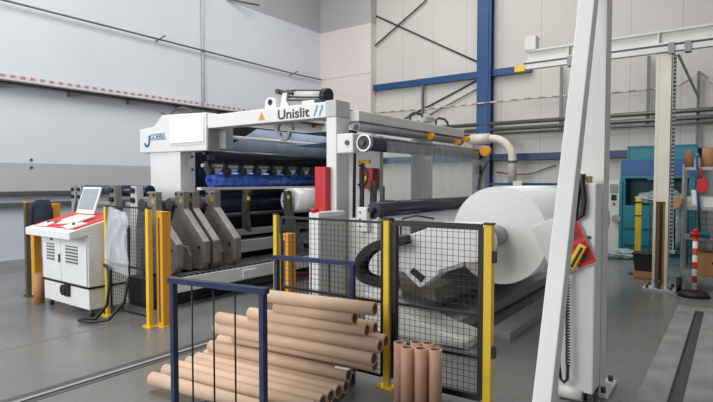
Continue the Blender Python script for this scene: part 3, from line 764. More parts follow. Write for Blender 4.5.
def panel(name, p0, p1, z0, z1, label, mids=(), frame=0.019, pitch=0.042, wire=0.0028):
    p0 = V((p0[0], p0[1], 0)); p1 = V((p1[0], p1[1], 0)); L = (p1-p0).length; d = (p1-p0)/L
    t = thing(name, label, 'fence panel', ((p0+p1)/2))
    bm = BM()
    up = V((0, 0, 1))
    for z in (z0, z1): bar(bm, p0+up*z, p1+up*z, frame, frame)
    for p in (p0, p1): bar(bm, p+up*z0, p+up*z1, frame, frame)
    obj('frame', bm, M['black'], t)
    for z in mids:
        bm = BM(); bar(bm, p0+up*z, p1+up*z, 0.018, 0.022); obj('middle_rail', bm, M['black'], t)
    bm = BM()
    n = int(L/pitch)
    for k in range(1, n):
        q = p0+d*(L*k/n); bar(bm, q+up*z0, q+up*z1, wire, wire)
    n = int((z1-z0)/pitch)
    for k in range(1, n):
        z = z0+(z1-z0)*k/n; bar(bm, p0+up*z, p1+up*z, wire, wire)
    obj('wire_mesh', bm, M['mesh'], t)
    return t
panel('mesh_fence', (-5.95, 3.24), (-5.22, 3.26), 0.10, 1.30, 'black wire mesh panel between the console and the amber light curtain', (0.62,))
panel('mesh_fence', (-3.25, 3.335), (-2.20, 3.36), 0.08, 1.28, 'black wire mesh panel behind the heap of cardboard tubes', (0.66,))
panel('mesh_fence', (-2.095, 3.38), (-1.412, 3.42), 0.08, 1.28, 'black wire mesh panel behind the standing cardboard tubes', (0.66, 0.36), 0.042)
for x, y, z, g, lab in ((-5.07, 3.36, 1.25, 0, 'amber light curtain column beside the bare winding arms'), (-3.62, 3.80, 1.06, 1, 'amber light curtain column behind the blue stillage')):
    t = thing('light_curtain', lab, 'light curtain', (x, y, 0))
    bm = BM(); box(bm, x-0.06, x+0.06, y-0.055, y+0.055, 0.01, z); obj('housing', bm, M['amber'], t, 0.006)
    bm = BM(); box(bm, x-0.012, x+0.012, y-0.058, y-0.055, 0.05, z-0.05); obj('sensor_strip', bm, M['dgrey'], t)
    bm = BM(); box(bm, x-0.08, x+0.08, y-0.07, y+0.07, 0, 0.012); obj('base_plate', bm, M['yellow'], t)
    bm = BM(); box(bm, x-0.06, x+0.06, y-0.055, y+0.055, z, z+0.015); obj('cap', bm, M['amber'], t)
t = thing('light_curtain', 'amber light curtain column behind the console and dark jacket', 'light curtain', (-8.05, 3.56, 0))
bm = BM(); box(bm, -8.10, -8.00, 3.51, 3.61, 0.01, 1.27); obj('housing', bm, M['amber'], t, 0.006)
bm = BM(); box(bm, -8.12, -7.98, 3.49, 3.63, 0, 0.012); obj('base_plate', bm, M['yellow'], t)
t = thing('light_curtain', 'amber light curtain column between the olive post and the console', 'light curtain', (-8.02, 3.28, 0))
bm = BM(); box(bm, -8.07, -7.97, 3.23, 3.33, 0.01, 1.10); obj('housing', bm, M['amber'], t, 0.006)
bm = BM(); box(bm, -8.09, -7.95, 3.21, 3.35, 0, 0.012); obj('base_plate', bm, M['yellow'], t)
bm = BM(); bar(bm, (-7.90, 3.16, 0.88), (-7.2, 3.4, 0.88), 0.02, 0.02); tag(obj('fence_rail', bm, M['black']), 'thin black rail between the olive post and the console', 'rail')

# ------------------------------------------------------------------ console
t = thing('control_console', 'white control console with sloping red desk and louvred doors', 'console', (-6.63, 3.3, 0))
X0, X1 = -7.20, -6.06
bm = BM(); box(bm, X0, X1, 3.03, 3.52, 0.09, 0.97); cab = obj('cabinet', bm, M['white'], t, 0.008)
bm = BM(); box(bm, X0-0.01, X1+0.01, 3.02, 3.53, 0.335, 0.36); obj('seam_strip', bm, M['black'], cab)
for x0, x1, gx0, gx1, gz in ((X0+0.015, -6.70, -7.06, -6.86, 0.60), (-6.69, X1-0.015, -6.56, -6.27, 0.60)):
    bm = BM(); box(bm, x0, x1, 3.012, 3.03, 0.37, 0.955); dr = obj('door', bm, M['white'], t, 0.004)
    bm = BM(); box(bm, gx0, gx1, 3.004, 3.012, gz, gz+0.22); obj('vent_grille', bm, M['grille'], dr)
bm = BM(); box(bm, -6.73, -6.71, 2.995, 3.012, 0.60, 0.70); obj('handle', bm, M['dgrey'], dr)
bm = BM(); prism(bm, [(-6.96, 0.86), (-6.90, 0.86), (-6.93, 0.93)], 'Y', 3.004, 3.012); obj('warning_sign', bm, M['dgrey'], t)
bm = BM(); cyl(bm, (-6.62, 2.985, 0.27), (-6.62, 3.03, 0.27), 0.065, 18); box(bm, -6.60, -6.5, 2.995, 3.03, 0.2, 0.34); obj('mains_switch', bm, M['black'], t)
for x in (X0+0.06, X1-0.06):
    for y in (3.09, 3.46):
        bm = BM(); cyl(bm, (x, y, 0), (x, y, 0.09), 0.028, 12); obj('foot', bm, M['dgrey'], t)
# sloping desk: side profile in (y,z)
bm = BM(); prism(bm, [(2.82, 0.93), (2.82, 1.02), (3.46, 1.19), (3.46, 0.97), (3.05, 0.965)], 'X', X0, X1); dk = obj('desk', bm, M['white'], t, 0.01)
def onslope(y, dz=0.0): return 1.02+0.17*(y-2.82)/0.64+dz
bm = BM(); prism(bm, [(2.90, onslope(2.90, 0.002)), (3.44, onslope(3.44, 0.002)), (3.44, onslope(3.44, 0.012)), (2.90, onslope(2.90, 0.012))], 'X', X0+0.06, X1-0.03); obj('red_panel', bm, M['redpanel'], dk, label='red desk panel')
bm = BM()
for x in (-6.95, -6.75, -6.3):
    cyl(bm, (x, 2.99, onslope(2.99, 0.01)), (x, 2.985, onslope(2.99, 0.04)), 0.018, 10)
obj('push_button', bm, M['dgrey'], dk)
slope = Matrix.Rotation(math.atan2(0.17, 0.64), 3, 'X')
def onpaper(x, y, w, d, ang, label, name, m='paper', th=0.004, lift=0.016):
    bm = BM(); obox(bm, (x, y, onslope(y, lift)), (w, d, th), slope @ Matrix.Rotation(R(ang), 3, 'Z'))
    return tag(obj(name, bm, M[m]), label, 'paper')
onpaper(-6.62, 3.10, 0.30, 0.21, 14, 'white paper sheet lying flat in the middle of the red desk', 'paper_sheet')
onpaper(-6.30, 2.99, 0.28, 0.20, -8, 'white paper sheet lying at the front right edge of the red desk', 'paper_sheet')
onpaper(-6.92, 2.95, 0.24, 0.14, 5, 'white paper sheet lying at the front left edge of the red desk', 'paper_sheet')
# operator panel
t = thing('laptop', 'white laptop with raised screen standing on the red console desk', 'laptop', (-6.55, 3.2, 1.13))
bm = BM(); obox(bm, (-6.52, 3.15, onslope(3.17, 0.028)), (0.42, 0.22, 0.025), slope); kb = obj('keyboard_base', bm, M['white2'], t, 0.006)
bm = BM(); obox(bm, (-6.52, 3.14, onslope(3.14, 0.042)), (0.36, 0.12, 0.004), slope); obj('keys', bm, M['grey'], kb)
tilt = Matrix.Rotation(R(-18), 3, 'X')
bm = BM(); obox(bm, (-6.60, 3.325, 1.355), (0.44, 0.022, 0.35), tilt); sn = obj('screen', bm, M['white'], t, 0.006)
bm = BM(); obox(bm, V((-6.60, 3.325, 1.355))+tilt @ V((0, -0.0125, 0.012)), (0.38, 0.003, 0.27), tilt); obj('display', bm, M['screen'], sn)
# jacket over the rail left of the console
bm = BM()
def jac(u, v):
    a = -math.pi*0.5 + 2*math.pi*u
    h = v
    w = 0.29*(1-0.72*h**2.4)*(1+0.10*math.sin(5*a)*(1-h)); d = 0.11*(1-0.55*h**2.5)
    return (-7.93+w*math.cos(a)+0.12*h, 3.30+d*math.sin(a), 0.90+0.43*math.sin(h*math.pi/2)+0.012*math.sin(7*a))
sheet(bm, jac, 40, 14)
bmesh.ops.remove_doubles(bm, verts=bm.verts[:], dist=0.0005)
jk = tag(obj('jacket', bm, M['navycloth']), 'dark navy jacket draped beside the console, left of the laptop', 'jacket')
# cardboard tube beside the console
bm = BM(); hollow(bm, (-7.33, 3.02, 0.0), (-7.33, 3.02, 0.40), 0.062, 0.052)
tag(obj('cardboard_tube', bm, [M['carddark'], M['cardend'], M['cardin']]), 'short brown cardboard tube standing at the left side of the console', 'tube')
# plastic bag and black hose on the left fence panel
bm = BM()
sheet(bm, lambda u, v: (-5.84+0.36*u*(0.92+0.55*v+0.06*math.sin(9*v))-0.14*v+0.02*math.sin(7*v), 3.165-0.055*math.sin(math.pi*u)*(0.4+0.8*v)-0.014*math.sin(17*u+5*v), 1.31-0.58*v-0.06*u), 18, 18)
sheet(bm, lambda u, v: (-5.84+0.34*u*(0.92+0.55*v)-0.13*v, 3.18, 1.31-0.72*v-0.06*u), 6, 6)
tag(obj('plastic_bag', bm, M['bag']), 'clear plastic bag hanging on the mesh right of the console', 'bag')
bm = BM()
tube(bm, [(-5.95, 3.16, 0.62), (-5.80, 3.12, 0.60), (-5.73, 3.10, 0.45), (-5.72, 3.06, 0.2), (-5.80, 2.98, 0.05), (-5.98, 2.93, 0.03), (-5.95, 2.86, 0.03), (-5.78, 2.90, 0.03), (-5.62, 3.02, 0.05), (-5.50, 3.14, 0.25), (-5.48, 3.18, 0.5)], 0.018, 10)
tag(obj('air_hose', bm, M['cable']), 'black hose hanging from the mesh and curling on the floor beside the console', 'hose')

# ------------------------------------------------------------------ blue stillage
ANG = R(9)
u = V((math.cos(ANG), math.sin(ANG), 0)); w = V((-math.sin(ANG), math.cos(ANG), 0)); up = V((0, 0, 1))
O = V((-2.945, 2.02, 0))
t = thing('tube_stillage', 'navy blue steel stillage with open end frames around the cardboard tubes', 'stillage', O)
for k, base in enumerate((O, O+w*1.14)):
    fr = thing('end_frame', '', '', (0, 0, 0))
    for key in ('label', 'category'): del fr[key]
    fr.parent = t; fr.location = base-O
    for s in (0, 0.72):
        bm = BM(); p = base+u*s; bar(bm, p, p+up*0.95, 0.036, 0.036); obj('post', bm, M['navy'], fr)
    bm = BM(); bar(bm, base-u*0.03+up*0.955, base+u*0.75+up*0.955, 0.05, 0.034); obj('top_rail', bm, M['navy'], fr)
    for s in (0.16, 0.34, 0.51):
        bm = BM(); p = base+u*s; tube(bm, [p+up*0.02, p+up*0.94], 0.006, 6); obj('rod', bm, M['black'], fr)
    bm = BM(); bar(bm, base+up*0.022, base+u*0.72+up*0.022, 0.04, 0.036); obj('bottom_rail', bm, M['navy'], fr)
for s in (0.0, 0.72):
    bm = BM(); bar(bm, O+u*s+w*0.03+up*0.02, O+u*s+w*1.11+up*0.02, 0.04, 0.036); obj('base_rail', bm, M['navy'], t)

# ------------------------------------------------------------------ cardboard tubes
RO = 0.049
tubes = [  # left end, right end, what singles it out
    ((-3.58, 2.26, 0.09), (-2.18, 2.42, 0.09), 'pinkish cardboard tube nearest the front frame, lowest on the floor'),
    ((-3.65, 2.42, 0.09), (-2.23, 2.58, 0.09), 'cardboard tube on the floor, second row back from the front frame'),
    ((-3.65, 2.53, 0.09), (-2.25, 2.70, 0.09), 'cardboard tube on the floor, third row back from the front frame'),
    ((-3.66, 2.645, 0.09), (-2.26, 2.80, 0.09), 'cardboard tube on the floor, fourth row back from the front frame'),
    ((-3.68, 2.75, 0.09), (-2.27, 2.90, 0.09), 'cardboard tube on the floor, fifth row back, under the labelled one'),
    ((-3.69, 2.85, 0.09), (-2.28, 3.005, 0.09), 'cardboard tube on the floor, rearmost row, tucked under the heap'),
    ((-3.63, 2.85, 0.178), (-2.26, 3.01, 0.178), 'cardboard tube with a white sticker near its right end, second tier'),
    ((-3.67, 2.98, 0.19), (-2.30, 3.14, 0.19), 'cardboard tube just behind the stickered one on the second tier'),
    ((-3.42, 2.94, 0.262), (-2.09, 3.10, 0.262), 'cardboard tube half hidden inside the heap, seen only at its right end'),
    ((-3.58, 2.87, 0.34), (-2.045, 3.02, 0.34), 'long cardboard tube at mid height of the heap, below the one reaching furthest right'),
    ((-3.56, 2.88, 0.43), (-2.01, 3.045, 0.43), 'long cardboard tube at mid height of the heap, its end touching the yellow post'),
    ((-3.05, 3.04, 0.43), (-2.04, 3.17, 0.43), 'cardboard tube poking out behind the long mid height one by the yellow post'),
    ((-3.20, 2.91, 0.515), (-2.14, 3.07, 0.515), 'cardboard tube third from the top of the heap'),
    ((-3.05, 3.06, 0.54), (-2.15, 3.19, 0.50), 'cardboard tube peeping out behind the third one from the top'),
    ((-2.93, 2.94, 0.602), (-2.22, 3.03, 0.602), 'shortest cardboard tube, second from the top of the heap'),
    ((-3.03, 2.89, 0.69), (-2.05, 3.04, 0.69), 'topmost cardboard tube of the heap, ending before the fence'),
]
cm = [M['card'], M['cardend'], M['cardin']]
for k, (a, b, lab) in enumerate(tubes):
    a = V(a); b = V(b); c = (a+b)/2
    bm = BM(); hollow(bm, a, b, RO, RO-0.013, 28)
    bmesh.ops.translate(bm, verts=bm.verts[:], vec=-c)
    v_ = 1.0+random.uniform(-0.05, 0.05)
    o = obj('cardboard_tube', bm, [mat('cardboard_shade', (210*v_, 180*v_, 154*v_), 0.62, var=0.06, scale=5), M['cardend'], M['cardin']])
    o.location = c; tag(o, lab, 'tube', 'lying cardboard tubes in the stillage')
    if k in (0, 6, 12):   # printed sticker wrapped on the tube
        d = (b-a).normalized(); aa, bb = frame_of(d); s0 = {0: 0.80, 6: 0.92, 12: 0.46}[k]*(b-a).length
        bm = BM()
        def stick(u_, v_2):
            an = R(62+30*v_2) if k != 12 else R(70+25*v_2)
            side = aa if aa.y < 0 else -aa
            bb2 = bb if bb.z > 0 else -bb
            return a+d*(s0+0.12*u_)+(side*math.cos(an)+bb2*math.sin(an))*(RO+0.0012)-c
        sheet(bm, stick, 2, 6)
        s = obj('sticker', bm, M['paper'], o, local=True, label='white paper sticker')
for x, y, lab in ((-1.91, 3.15, 'leftmost standing cardboard tube in the back row by the fence'), (-1.82, 3.23, 'middle standing cardboard tube in the back row by the fence'),
                  (-1.74, 3.26, 'right standing cardboard tube in the back row by the fence'), (-1.815, 3.09, 'left standing cardboard tube in the front row'),
                  (-1.725, 3.125, 'middle standing cardboard tube in the front row'), (-1.635, 3.165, 'rightmost standing cardboard tube in the front row')):
    bm = BM(); hollow(bm, (0, 0, 0), (0, 0, 0.45), 0.045, 0.036, 28)
    o = obj('cardboard_tube', bm, [mat('cardboard_upright', (176, 136, 113), 0.62, var=0.06, scale=5), M['cardend'], M['cardin']])
    o.location = (x, y, 0); tag(o, lab, 'tube', 'standing cardboard tubes by the fence')

# ------------------------------------------------------------------ crane gantry at the right
t = thing('crane_gantry', 'white crane frame with upright, slanting leg and foot plate nearest the camera', 'crane frame', (-0.88, 4.3, 0))
bm = BM(); box(bm, -1.0, -0.79, 4.20, 4.40, 0.02, 7.0); obj('upright', bm, M['white2'], t)
bm = BM(); box(bm, -1.02, -0.72, 4.12, 4.48, 0.0, 0.03)
bp_ = obj('foot_plate', bm, M['white2'], t, 0.004)
bm = BM()
for x, y in ((-0.76, 4.16), (-0.76, 4.44), (-0.9, 4.15)): cyl(bm, (x, y, 0.03), (x, y, 0.07), 0.018, 8)
obj('bolt', bm, M['dgrey'], bp_)
bm = BM()
L0, L1 = V((-0.85, 2.85, 0.0)), V((-0.85, 4.16, 3.55))
prism(bm, [(-0.91, 0.0), (-0.79, 0.0), (-0.79, 0.01), (-0.91, 0.01)], 'Z', 0.0, 0.01) if False else None
for p in (0,):
    a = L0; b = L1
    vs = []
    for q in (a, b):
        for sx, sy in ((-0.052, -0.06), (0.052, -0.06), (0.052, 0.06), (-0.052, 0.06)): vs.append(bm.verts.new(q+V((sx, sy, 0))))
    for f in ((3, 2, 1, 0), (4, 5, 6, 7), (0, 1, 5, 4), (1, 2, 6, 5), (2, 3, 7, 6), (3, 0, 4, 7)): bm.faces.new([vs[i] for i in f])
obj('slanting_leg', bm, M['white'], t, 0.006)
t = thing('machine_cover', 'white tall cover box with warning board in front of the crane upright', 'cabinet', (-0.9, 4.0, 0))
bm = BM(); box(bm, -1.03, -0.79, 3.95, 4.17, 0.07, 1.585); obj('housing', bm, M['white'], t, 0.012)
bm = BM(); cyl(bm, (-1.02, 3.97, 0.05), (-0.86, 3.97, 0.05), 0.05, 18); obj('roller_foot', bm, M['white2'], t)
bm = BM(); box(bm, -0.83, -0.79, 3.97, 4.15, 0.0, 0.07); obj('foot', bm, M['dgrey'], t)
bm = BM(); cyl(bm, (-0.83, 3.94, 1.20), (-0.83, 3.95, 1.20), 0.012, 10); obj('screw', bm, M['dgrey'], t)
bm = BM(); box(bm, -0.93, -0.84, 3.98, 4.07, 1.587, 1.635); tag(obj('wood_block', bm, M['wood']), 'small pale wood block on top of the white cover box', 'block')
# tilted board with red notice
t = thing('notice_board', 'tilted white board with red notice behind the slanting leg', 'sign', (-0.95, 3.92, 1.1))
TL, TR, BR, BL = V((-1.236, 3.92, 1.255)), V((-0.94, 3.92, 1.395)), V((-0.765, 3.92, 1.03)), V((-1.06, 3.92, 0.89))
bm = BM(); prism(bm, [(p.x, p.z) for p in (TL, TR, BR, BL)], 'Y', 3.922, 3.936); obj('white_board', bm, M['white2'], t, 0.003)
ex = (TR-TL).normalized(); ey = (TL-BL).normalized()
W_, H_ = (TR-TL).length, (TL-BL).length
def bpt(a, b): p = BL+ex*W_*a+ey*H_*b; return (p.x, p.z)
bm = BM(); prism(bm, [bpt(0.58, 0.02), bpt(0.99, 0.02), bpt(0.99, 0.95), bpt(0.58, 0.95)], 'Y', 3.916, 3.922); obj('red_notice', bm, M['redpanel'], t, label='red notice with pictograms')
for b0, b1 in ((0.08, 0.42), (0.50, 0.86)):
    bm = BM(); prism(bm, [bpt(0.68, b0), bpt(0.95, b0), bpt(0.95, b1), bpt(0.68, b1)], 'Y', 3.913, 3.916); obj('pictogram_field', bm, M['deepred'], t)
    c = bpt(0.81, (b0+b1)/2+0.05); d = bpt(0.81, (b0+b1)/2-0.07)
    bm = BM(); cyl(bm, (c[0], 3.910, c[1]), (c[0], 3.913, c[1]), 0.022, 14); obj('pictogram', bm, M['paper'], t)
    bm = BM(); prism(bm, [bpt(0.74, b0+0.05), bpt(0.88, b0+0.05), bpt(0.88, b0+0.11), bpt(0.74, b0+0.11)], 'Y', 3.910, 3.913); obj('pictogram', bm, M['text'], t)
# pendant and cords
t = thing('crane_pendant', 'yellow crane pendant control hanging in front of the red notice', 'remote control', (-0.92, 3.86, 1.05))
rp = Matrix.Rotation(R(26), 3, 'Y')
bm = BM(); obox(bm, (-0.895, 3.875, 1.065), (0.055, 0.045, 0.19), rp); pd = obj('grip', bm, M['yellow'], t, 0.008)
bm = BM(); obox(bm, V((-0.895, 3.85, 1.065))+rp @ V((0.004, 0, 0)), (0.016, 0.006, 0.16), rp); obj('button_strip', bm, M['black'], pd)
bm = BM(); tube(bm, [V((-0.895, 3.875, 1.065))+rp @ V((0, 0, -0.095)), V((-0.965, 3.87, 0.95)), V((-0.962, 3.87, 0.90))], 0.015, 8); obj('cable_gland', bm, M['black'], pd)
bm = BM()
pts = []
for k in range(240):
    s = k/239; a = 2*math.pi*30*s
    pts.append((-0.955+0.012*math.cos(a)+0.012*s, 3.87+0.012*math.sin(a), 0.90-0.62*s))
tube(bm, pts, 0.006, 5); obj('coiled_cable', bm, M['cable'], t)
bm = BM(); tube(bm, [(-0.943, 3.87, 0.28), (-0.945, 3.87, 0.18), (-0.965, 3.87, 0.15), (-0.99, 3.87, 0.17), (-1.0, 3.86, 0.27), (-1.0, 3.86, 0.55), (-0.985, 3.86, 0.9)], 0.011, 8); obj('cable_loop', bm, M['cable'], t)
bm = BM(); tube(bm, [(-0.885, 3.93, 1.64), (-0.875, 3.92, 1.58), (-0.86, 3.92, 1.46), (-0.87, 3.915, 1.36), (-0.905, 3.915, 1.33), (-0.915, 3.915, 1.38), (-0.905, 3.92, 1.5), (-0.905, 3.93, 1.62)], 0.018, 8)
bar(bm, (-0.93, 3.94, 1.63), (-0.86, 3.94, 1.63), 0.03, 0.04)
tag(obj('cable_strap', bm, M['cable']), 'black looped strap hanging over the top of the white cover box', 'strap')

# ------------------------------------------------------------------ rear crane post and rail
t = thing('crane_post', 'cream steel crane post standing at the far end of the floor pad', 'crane post', (-0.87, 8.8, 0))
bm = BM()
for y in (8.70, 8.90):
    pass
box(bm, -0.965, -0.93, 8.70, 8.90, 0.03, 3.42); box(bm, -0.81, -0.775, 8.70, 8.90, 0.03, 3.42); box(bm, -0.93, -0.81, 8.79, 8.81, 0.03, 3.42)
obj('steel_section', bm, M['cream'], t)
bm = BM(); box(bm, -0.93, -0.81, 8.705, 8.72, 1.30, 3.42); obj('cover_plate', bm, M['cream'], t)
bm = BM(); box(bm, -0.925, -0.815, 8.775, 8.789, 0.10, 1.30); obj('channel_shade', bm, M['carddark'], t, label='brown plate painted as channel shade')  # shade inside the cream channel, painted as a brown plate
bm = BM(); box(bm, -0.89, -0.85, 8.76, 8.775, 0.10, 1.27); obj('bar', bm, M['black'], t)
bm = BM(); box(bm, -1.08, -0.66, 8.62, 8.98, 0.0, 0.03); fp = obj('foot_plate', bm, M['lgrey'], t)
bm = BM()
for x in (-1.02, -0.72):
    for y in (8.67, 8.93): cyl(bm, (x, y, 0.03), (x, y, 0.08), 0.02, 8)
cyl(bm, (-0.87, 8.68, 0.03), (-0.87, 8.68, 0.16), 0.025, 8)
obj('bolt', bm, M['dgrey'], fp)
bm = BM(); box(bm, -0.755, -0.72, 8.74, 8.78, 0.6, 3.40); obj('chain_strip', bm, M['chain'], t)
t = thing('crane_runway', 'white crane runway beam with grey track across the back', 'crane beam', (-1.5, 8.8, 3.5))
bm = BM(); box(bm, -2.86, 3.5, 8.72, 8.90, 3.74, 3.765); box(bm, -2.86, 3.5, 8.72, 8.90, 3.565, 3.59); box(bm, -2.86, 3.5, 8.80, 8.82, 3.59, 3.74); bm_ = obj('beam', bm, M['white2'], t)
bm = BM()
for x in (-2.2, -0.95, -0.1): box(bm, x-0.01, x+0.01, 8.73, 8.80, 3.59, 3.74)
obj('stiffener', bm, M['white2'], bm_)
bm = BM(); box(bm, -2.88, -2.70, 8.70, 8.90, 3.765, 3.99); obj('end_box', bm, M['white2'], t, 0.004)
bm = BM(); box(bm, -2.95, 3.5, 8.66, 8.76, 3.445, 3.52); obj('track', bm, M['white2'], t)
bm = BM(); box(bm, -2.9, 3.5, 8.72, 8.86, 3.53, 3.565); obj('track_hanger', bm, M['dgrey'], t)
bm = BM(); box(bm, -3.03, -2.86, 8.65, 8.77, 3.42, 3.52); obj('end_stop', bm, M['yellow'], t, label='yellow end stop')
for x in (-2.15, -0.78, -0.58):
    bm = BM(); box(bm, x-0.04, x+0.04, 8.64, 8.78, 3.41, 3.56); obj('hanger_clamp', bm, M['grey'], t)
bm = BM(); bar(bm, (-0.70, 8.75, 3.40), (-0.45, 8.75, 2.78), 0.035, 0.035); obj('diagonal_strut', bm, M['dgrey'], t)

# ------------------------------------------------------------------ baler, shelf and bits in the far right
t = thing('waste_baler', 'teal waste baler with blue hood at the back wall', 'baler', (-1.4, 12.9, 0))
BY0 = 12.5
sX = BY0/13.4
x0, x1 = -2.02, -0.66
bm = BM(); box(bm, x0, x0+0.10, BY0, 13.05, 0, 2.0); box(bm, x1-0.10, x1, BY0, 13.05, 0, 2.0); box(bm, x0, x1, 12.95, 13.05, 0, 2.0); box(bm, x0+0.1, x1-0.1, BY0+0.05, 12.95, 0, 0.45); obj('body', bm, M['teal'], t)
bm = BM(); box(bm, x0+0.10, x1-0.10, 12.9, 12.95, 0.45, 1.75); obj('chamber_lining', bm, M['tealdark'], t)
bm = BM(); box(bm, x0+0.13, x1+0.02, BY0+0.1, 13.05, 2.0, 2.32); box(bm, x0+0.11, x0+0.15, BY0+0.08, 13.05, 2.0, 2.34); box(bm, x0+0.11, x1+0.02, BY0+0.08, 13.05, 2.32, 2.35); obj('press_head', bm, M['teal'], t)
bm = BM(); prism(bm, [(BY0-0.03, 1.73), (BY0+0.05, 1.73), (BY0+0.15, 2.06), (BY0-0.02, 2.04)], 'X', x0+0.02, x1+0.02); obj('hood', bm, M['baleblue'], t)
bm = BM(); box(bm, x0, x1, BY0-0.02, BY0, 0.10, 1.08); box(bm, x0, x0+0.05, BY0-0.05, BY0-0.02, 0.1, 1.6); dr = obj('door', bm, M['teal'], t)
bm = BM(); box(bm, x0+0.1, x1-0.1, BY0-0.035, BY0-0.02, 0.56, 0.60); box(bm, x0+0.1, x1-0.1, BY0-0.035, BY0-0.02, 0.20, 0.24); obj('door_rib', bm, M['tealdark'], dr)
bm = BM(); cyl(bm, (x0-0.06, BY0-0.06, 0.78), (x0-0.06, BY0-0.02, 0.78), 0.09, 18); cyl(bm, (x0-0.06, BY0-0.02, 0.78), (x0+0.02, BY0, 0.78), 0.025, 8); obj('hand_wheel', bm, M['steel'], dr)
bm = BM(); box(bm, x0+0.05, x1-0.08, BY0-0.02, BY0+0.02, 1.66, 1.73); box(bm, -1.5, -1.3, BY0-0.03, BY0, 1.62, 1.68); obj('chamber_lintel', bm, M['teal'], t)
bm = BM(); box(bm, x0-0.24, x0-0.02, BY0+0.05, BY0+0.25, 0.05, 1.62); cbx = obj('control_cabinet', bm, M['white2'], t, 0.006)
bm = BM(); box(bm, x0-0.21, x0-0.05, BY0+0.03, BY0+0.05, 1.35, 1.53); obj('display', bm, M['grey'], cbx)
bm = BM(); box(bm, x0-0.18, x0-0.08, BY0+0.03, BY0+0.05, 1.18, 1.30); obj('switch', bm, M['black'], cbx)
bm = BM(); cyl(bm, (x0-0.13, BY0+0.02, 1.10), (x0-0.13, BY0+0.05, 1.10), 0.03, 12); obj('stop_button', bm, M['red'], cbx)

def crumple(name, c, s, label, seed, m='heapfilm'):
    rnd = random.Random(seed)
    bm = BM(); bmesh.ops.create_icosphere(bm, subdivisions=4, radius=1)
    ph = [rnd.uniform(0, 6) for _ in range(6)]
    for v in bm.verts:
        n = v.co.normalized()
        k = 1+0.14*math.sin(5*n.x+ph[0]+3*n.y)+0.12*math.sin(8*n.y+ph[1])+0.09*math.sin(11*n.z+7*n.x+ph[2])+rnd.uniform(-0.07, 0.07)
        v.co = V((n.x*s[0]*k, n.y*s[1]*k, max(-s[2], n.z*s[2]*k)))+V(c)
    return tag(obj(name, bm, M[m]), label, 'film')
crumple('film_waste', (-1.25, 12.72, 1.25), (0.40, 0.14, 0.16), 'crumpled clear film waste inside the opening of the teal baler', 3)
crumple('film_waste', (-2.05, 11.9, 0.10), (0.42, 0.28, 0.10), 'crumpled clear film waste on the floor before the teal baler', 5)
crumple('film_waste', (-0.95, 11.3, 0.75), (0.13, 0.13, 0.5), 'bundle of clear film waste standing right of the yellow pole', 8)

# wire cage in front of the baler
t = thing('wire_cage', 'dark wire mesh trolley cage in front of the teal baler', 'cage', (-1.05, 11.6, 0))
bm = BM()
for x in (-1.32, -0.72):
    for y in (11.45, 11.95): box(bm, x-0.012, x+0.012, y-0.012, y+0.012, 0.0, 1.15)
for z in (0.2, 1.15):
    for y in (11.45, 11.95): box(bm, -1.32, -0.72, y-0.01, y+0.01, z-0.01, z+0.01)
    for x in (-1.32, -0.72): box(bm, x-0.01, x+0.01, 11.45, 11.95, z-0.01, z+0.01)
obj('frame', bm, M['dgrey'], t)
bm = BM()
for k in range(1, 8): box(bm, -1.32+0.075*k-0.004, -1.32+0.075*k+0.004, 11.448, 11.456, 0.2, 1.15)
for k in range(1, 8): box(bm, -1.32, -0.72, 11.448, 11.456, 0.2+0.118*k-0.004, 0.2+0.118*k+0.004)
obj('wire_mesh', bm, M['dgrey'], t)

t = thing('cardboard_tray', 'flat brown cardboard tray under the black crate by the crane post', 'box', (-1.15, 9.7, 0))
bm = BM(); box(bm, -1.32, -0.98, 9.56, 9.90, 0.0, 0.08); obj('bottom', bm, M['carddark'], t, 0.006)
bm = BM(); box(bm, -1.32, -0.98, 9.55, 9.56, 0.02, 0.13); box(bm, -1.33, -1.32, 9.56, 9.90, 0.02, 0.13); obj('flap', bm, M['carddark'], t)
t = thing('black_crate', 'black plastic crate on a cardboard tray beside the crane post', 'crate', (-1.15, 9.7, 0.08))
bm = BM(); prism(bm, [(-1.31, 0.085), (-0.99, 0.085), (-0.97, 0.40), (-1.34, 0.40)], 'Y', 9.57, 9.88); obj('tub', bm, M['rubber'], t, 0.02)
bm = BM(); box(bm, -1.36, -0.96, 9.56, 9.89, 0.39, 0.42); obj('rim', bm, M['black'], t, 0.006)
t = thing('yellow_pole', 'yellow upright pole behind the black crate', 'pole', (-1.32, 10.0, 0))
bm = BM(); box(bm, -1.37, -1.28, 9.96, 10.05, 0.02, 1.31); obj('shaft', bm, M['yellow'], t, 0.005)
bm = BM(); box(bm, -1.375, -1.275, 9.955, 10.055, 1.22, 1.25); box(bm, -1.375, -1.275, 9.955, 10.055, 1.0, 1.02); obj('black_band', bm, M['black'], t)
bm = BM(); box(bm, -1.45, -1.20, 9.91, 10.13, 0.0, 0.02); obj('base_plate', bm, M['dgrey'], t)

# rack with shelves
t = thing('storage_rack', 'grey metal storage rack with three shelves right of the crane post', 'rack', (-0.2, 9.2, 0))
SX0, SX1, SY0, SY1 = -0.62, 0.35, 9.0, 9.55
for x in (SX0, SX1):
    for y in (SY0, SY1):
        bm = BM(); box(bm, x-0.016, x+0.016, y-0.016, y+0.016, 0, 1.84); obj('upright', bm, M['galv'], t)
for z in (0.22, 0.78, 1.22, 1.80):
    bm = BM(); box(bm, SX0, SX1, SY0-(0.11 if z == 0.78 else 0), SY1, z-0.012, z); box(bm, SX0, SX1, SY0-0.01, SY0+0.005, z-0.04, z); obj('shelf', bm, M['galv'], t)
bm = BM()
for k in range(11): box(bm, SX0+0.09*k, SX0+0.09*k+0.006, SY1-0.005, SY1, 0.22, 1.22)
for k in range(10): box(bm, SX0, SX1, SY1-0.005, SY1, 0.3+0.09*k, 0.306+0.09*k)
obj('back_mesh', bm, M['dgrey'], t)
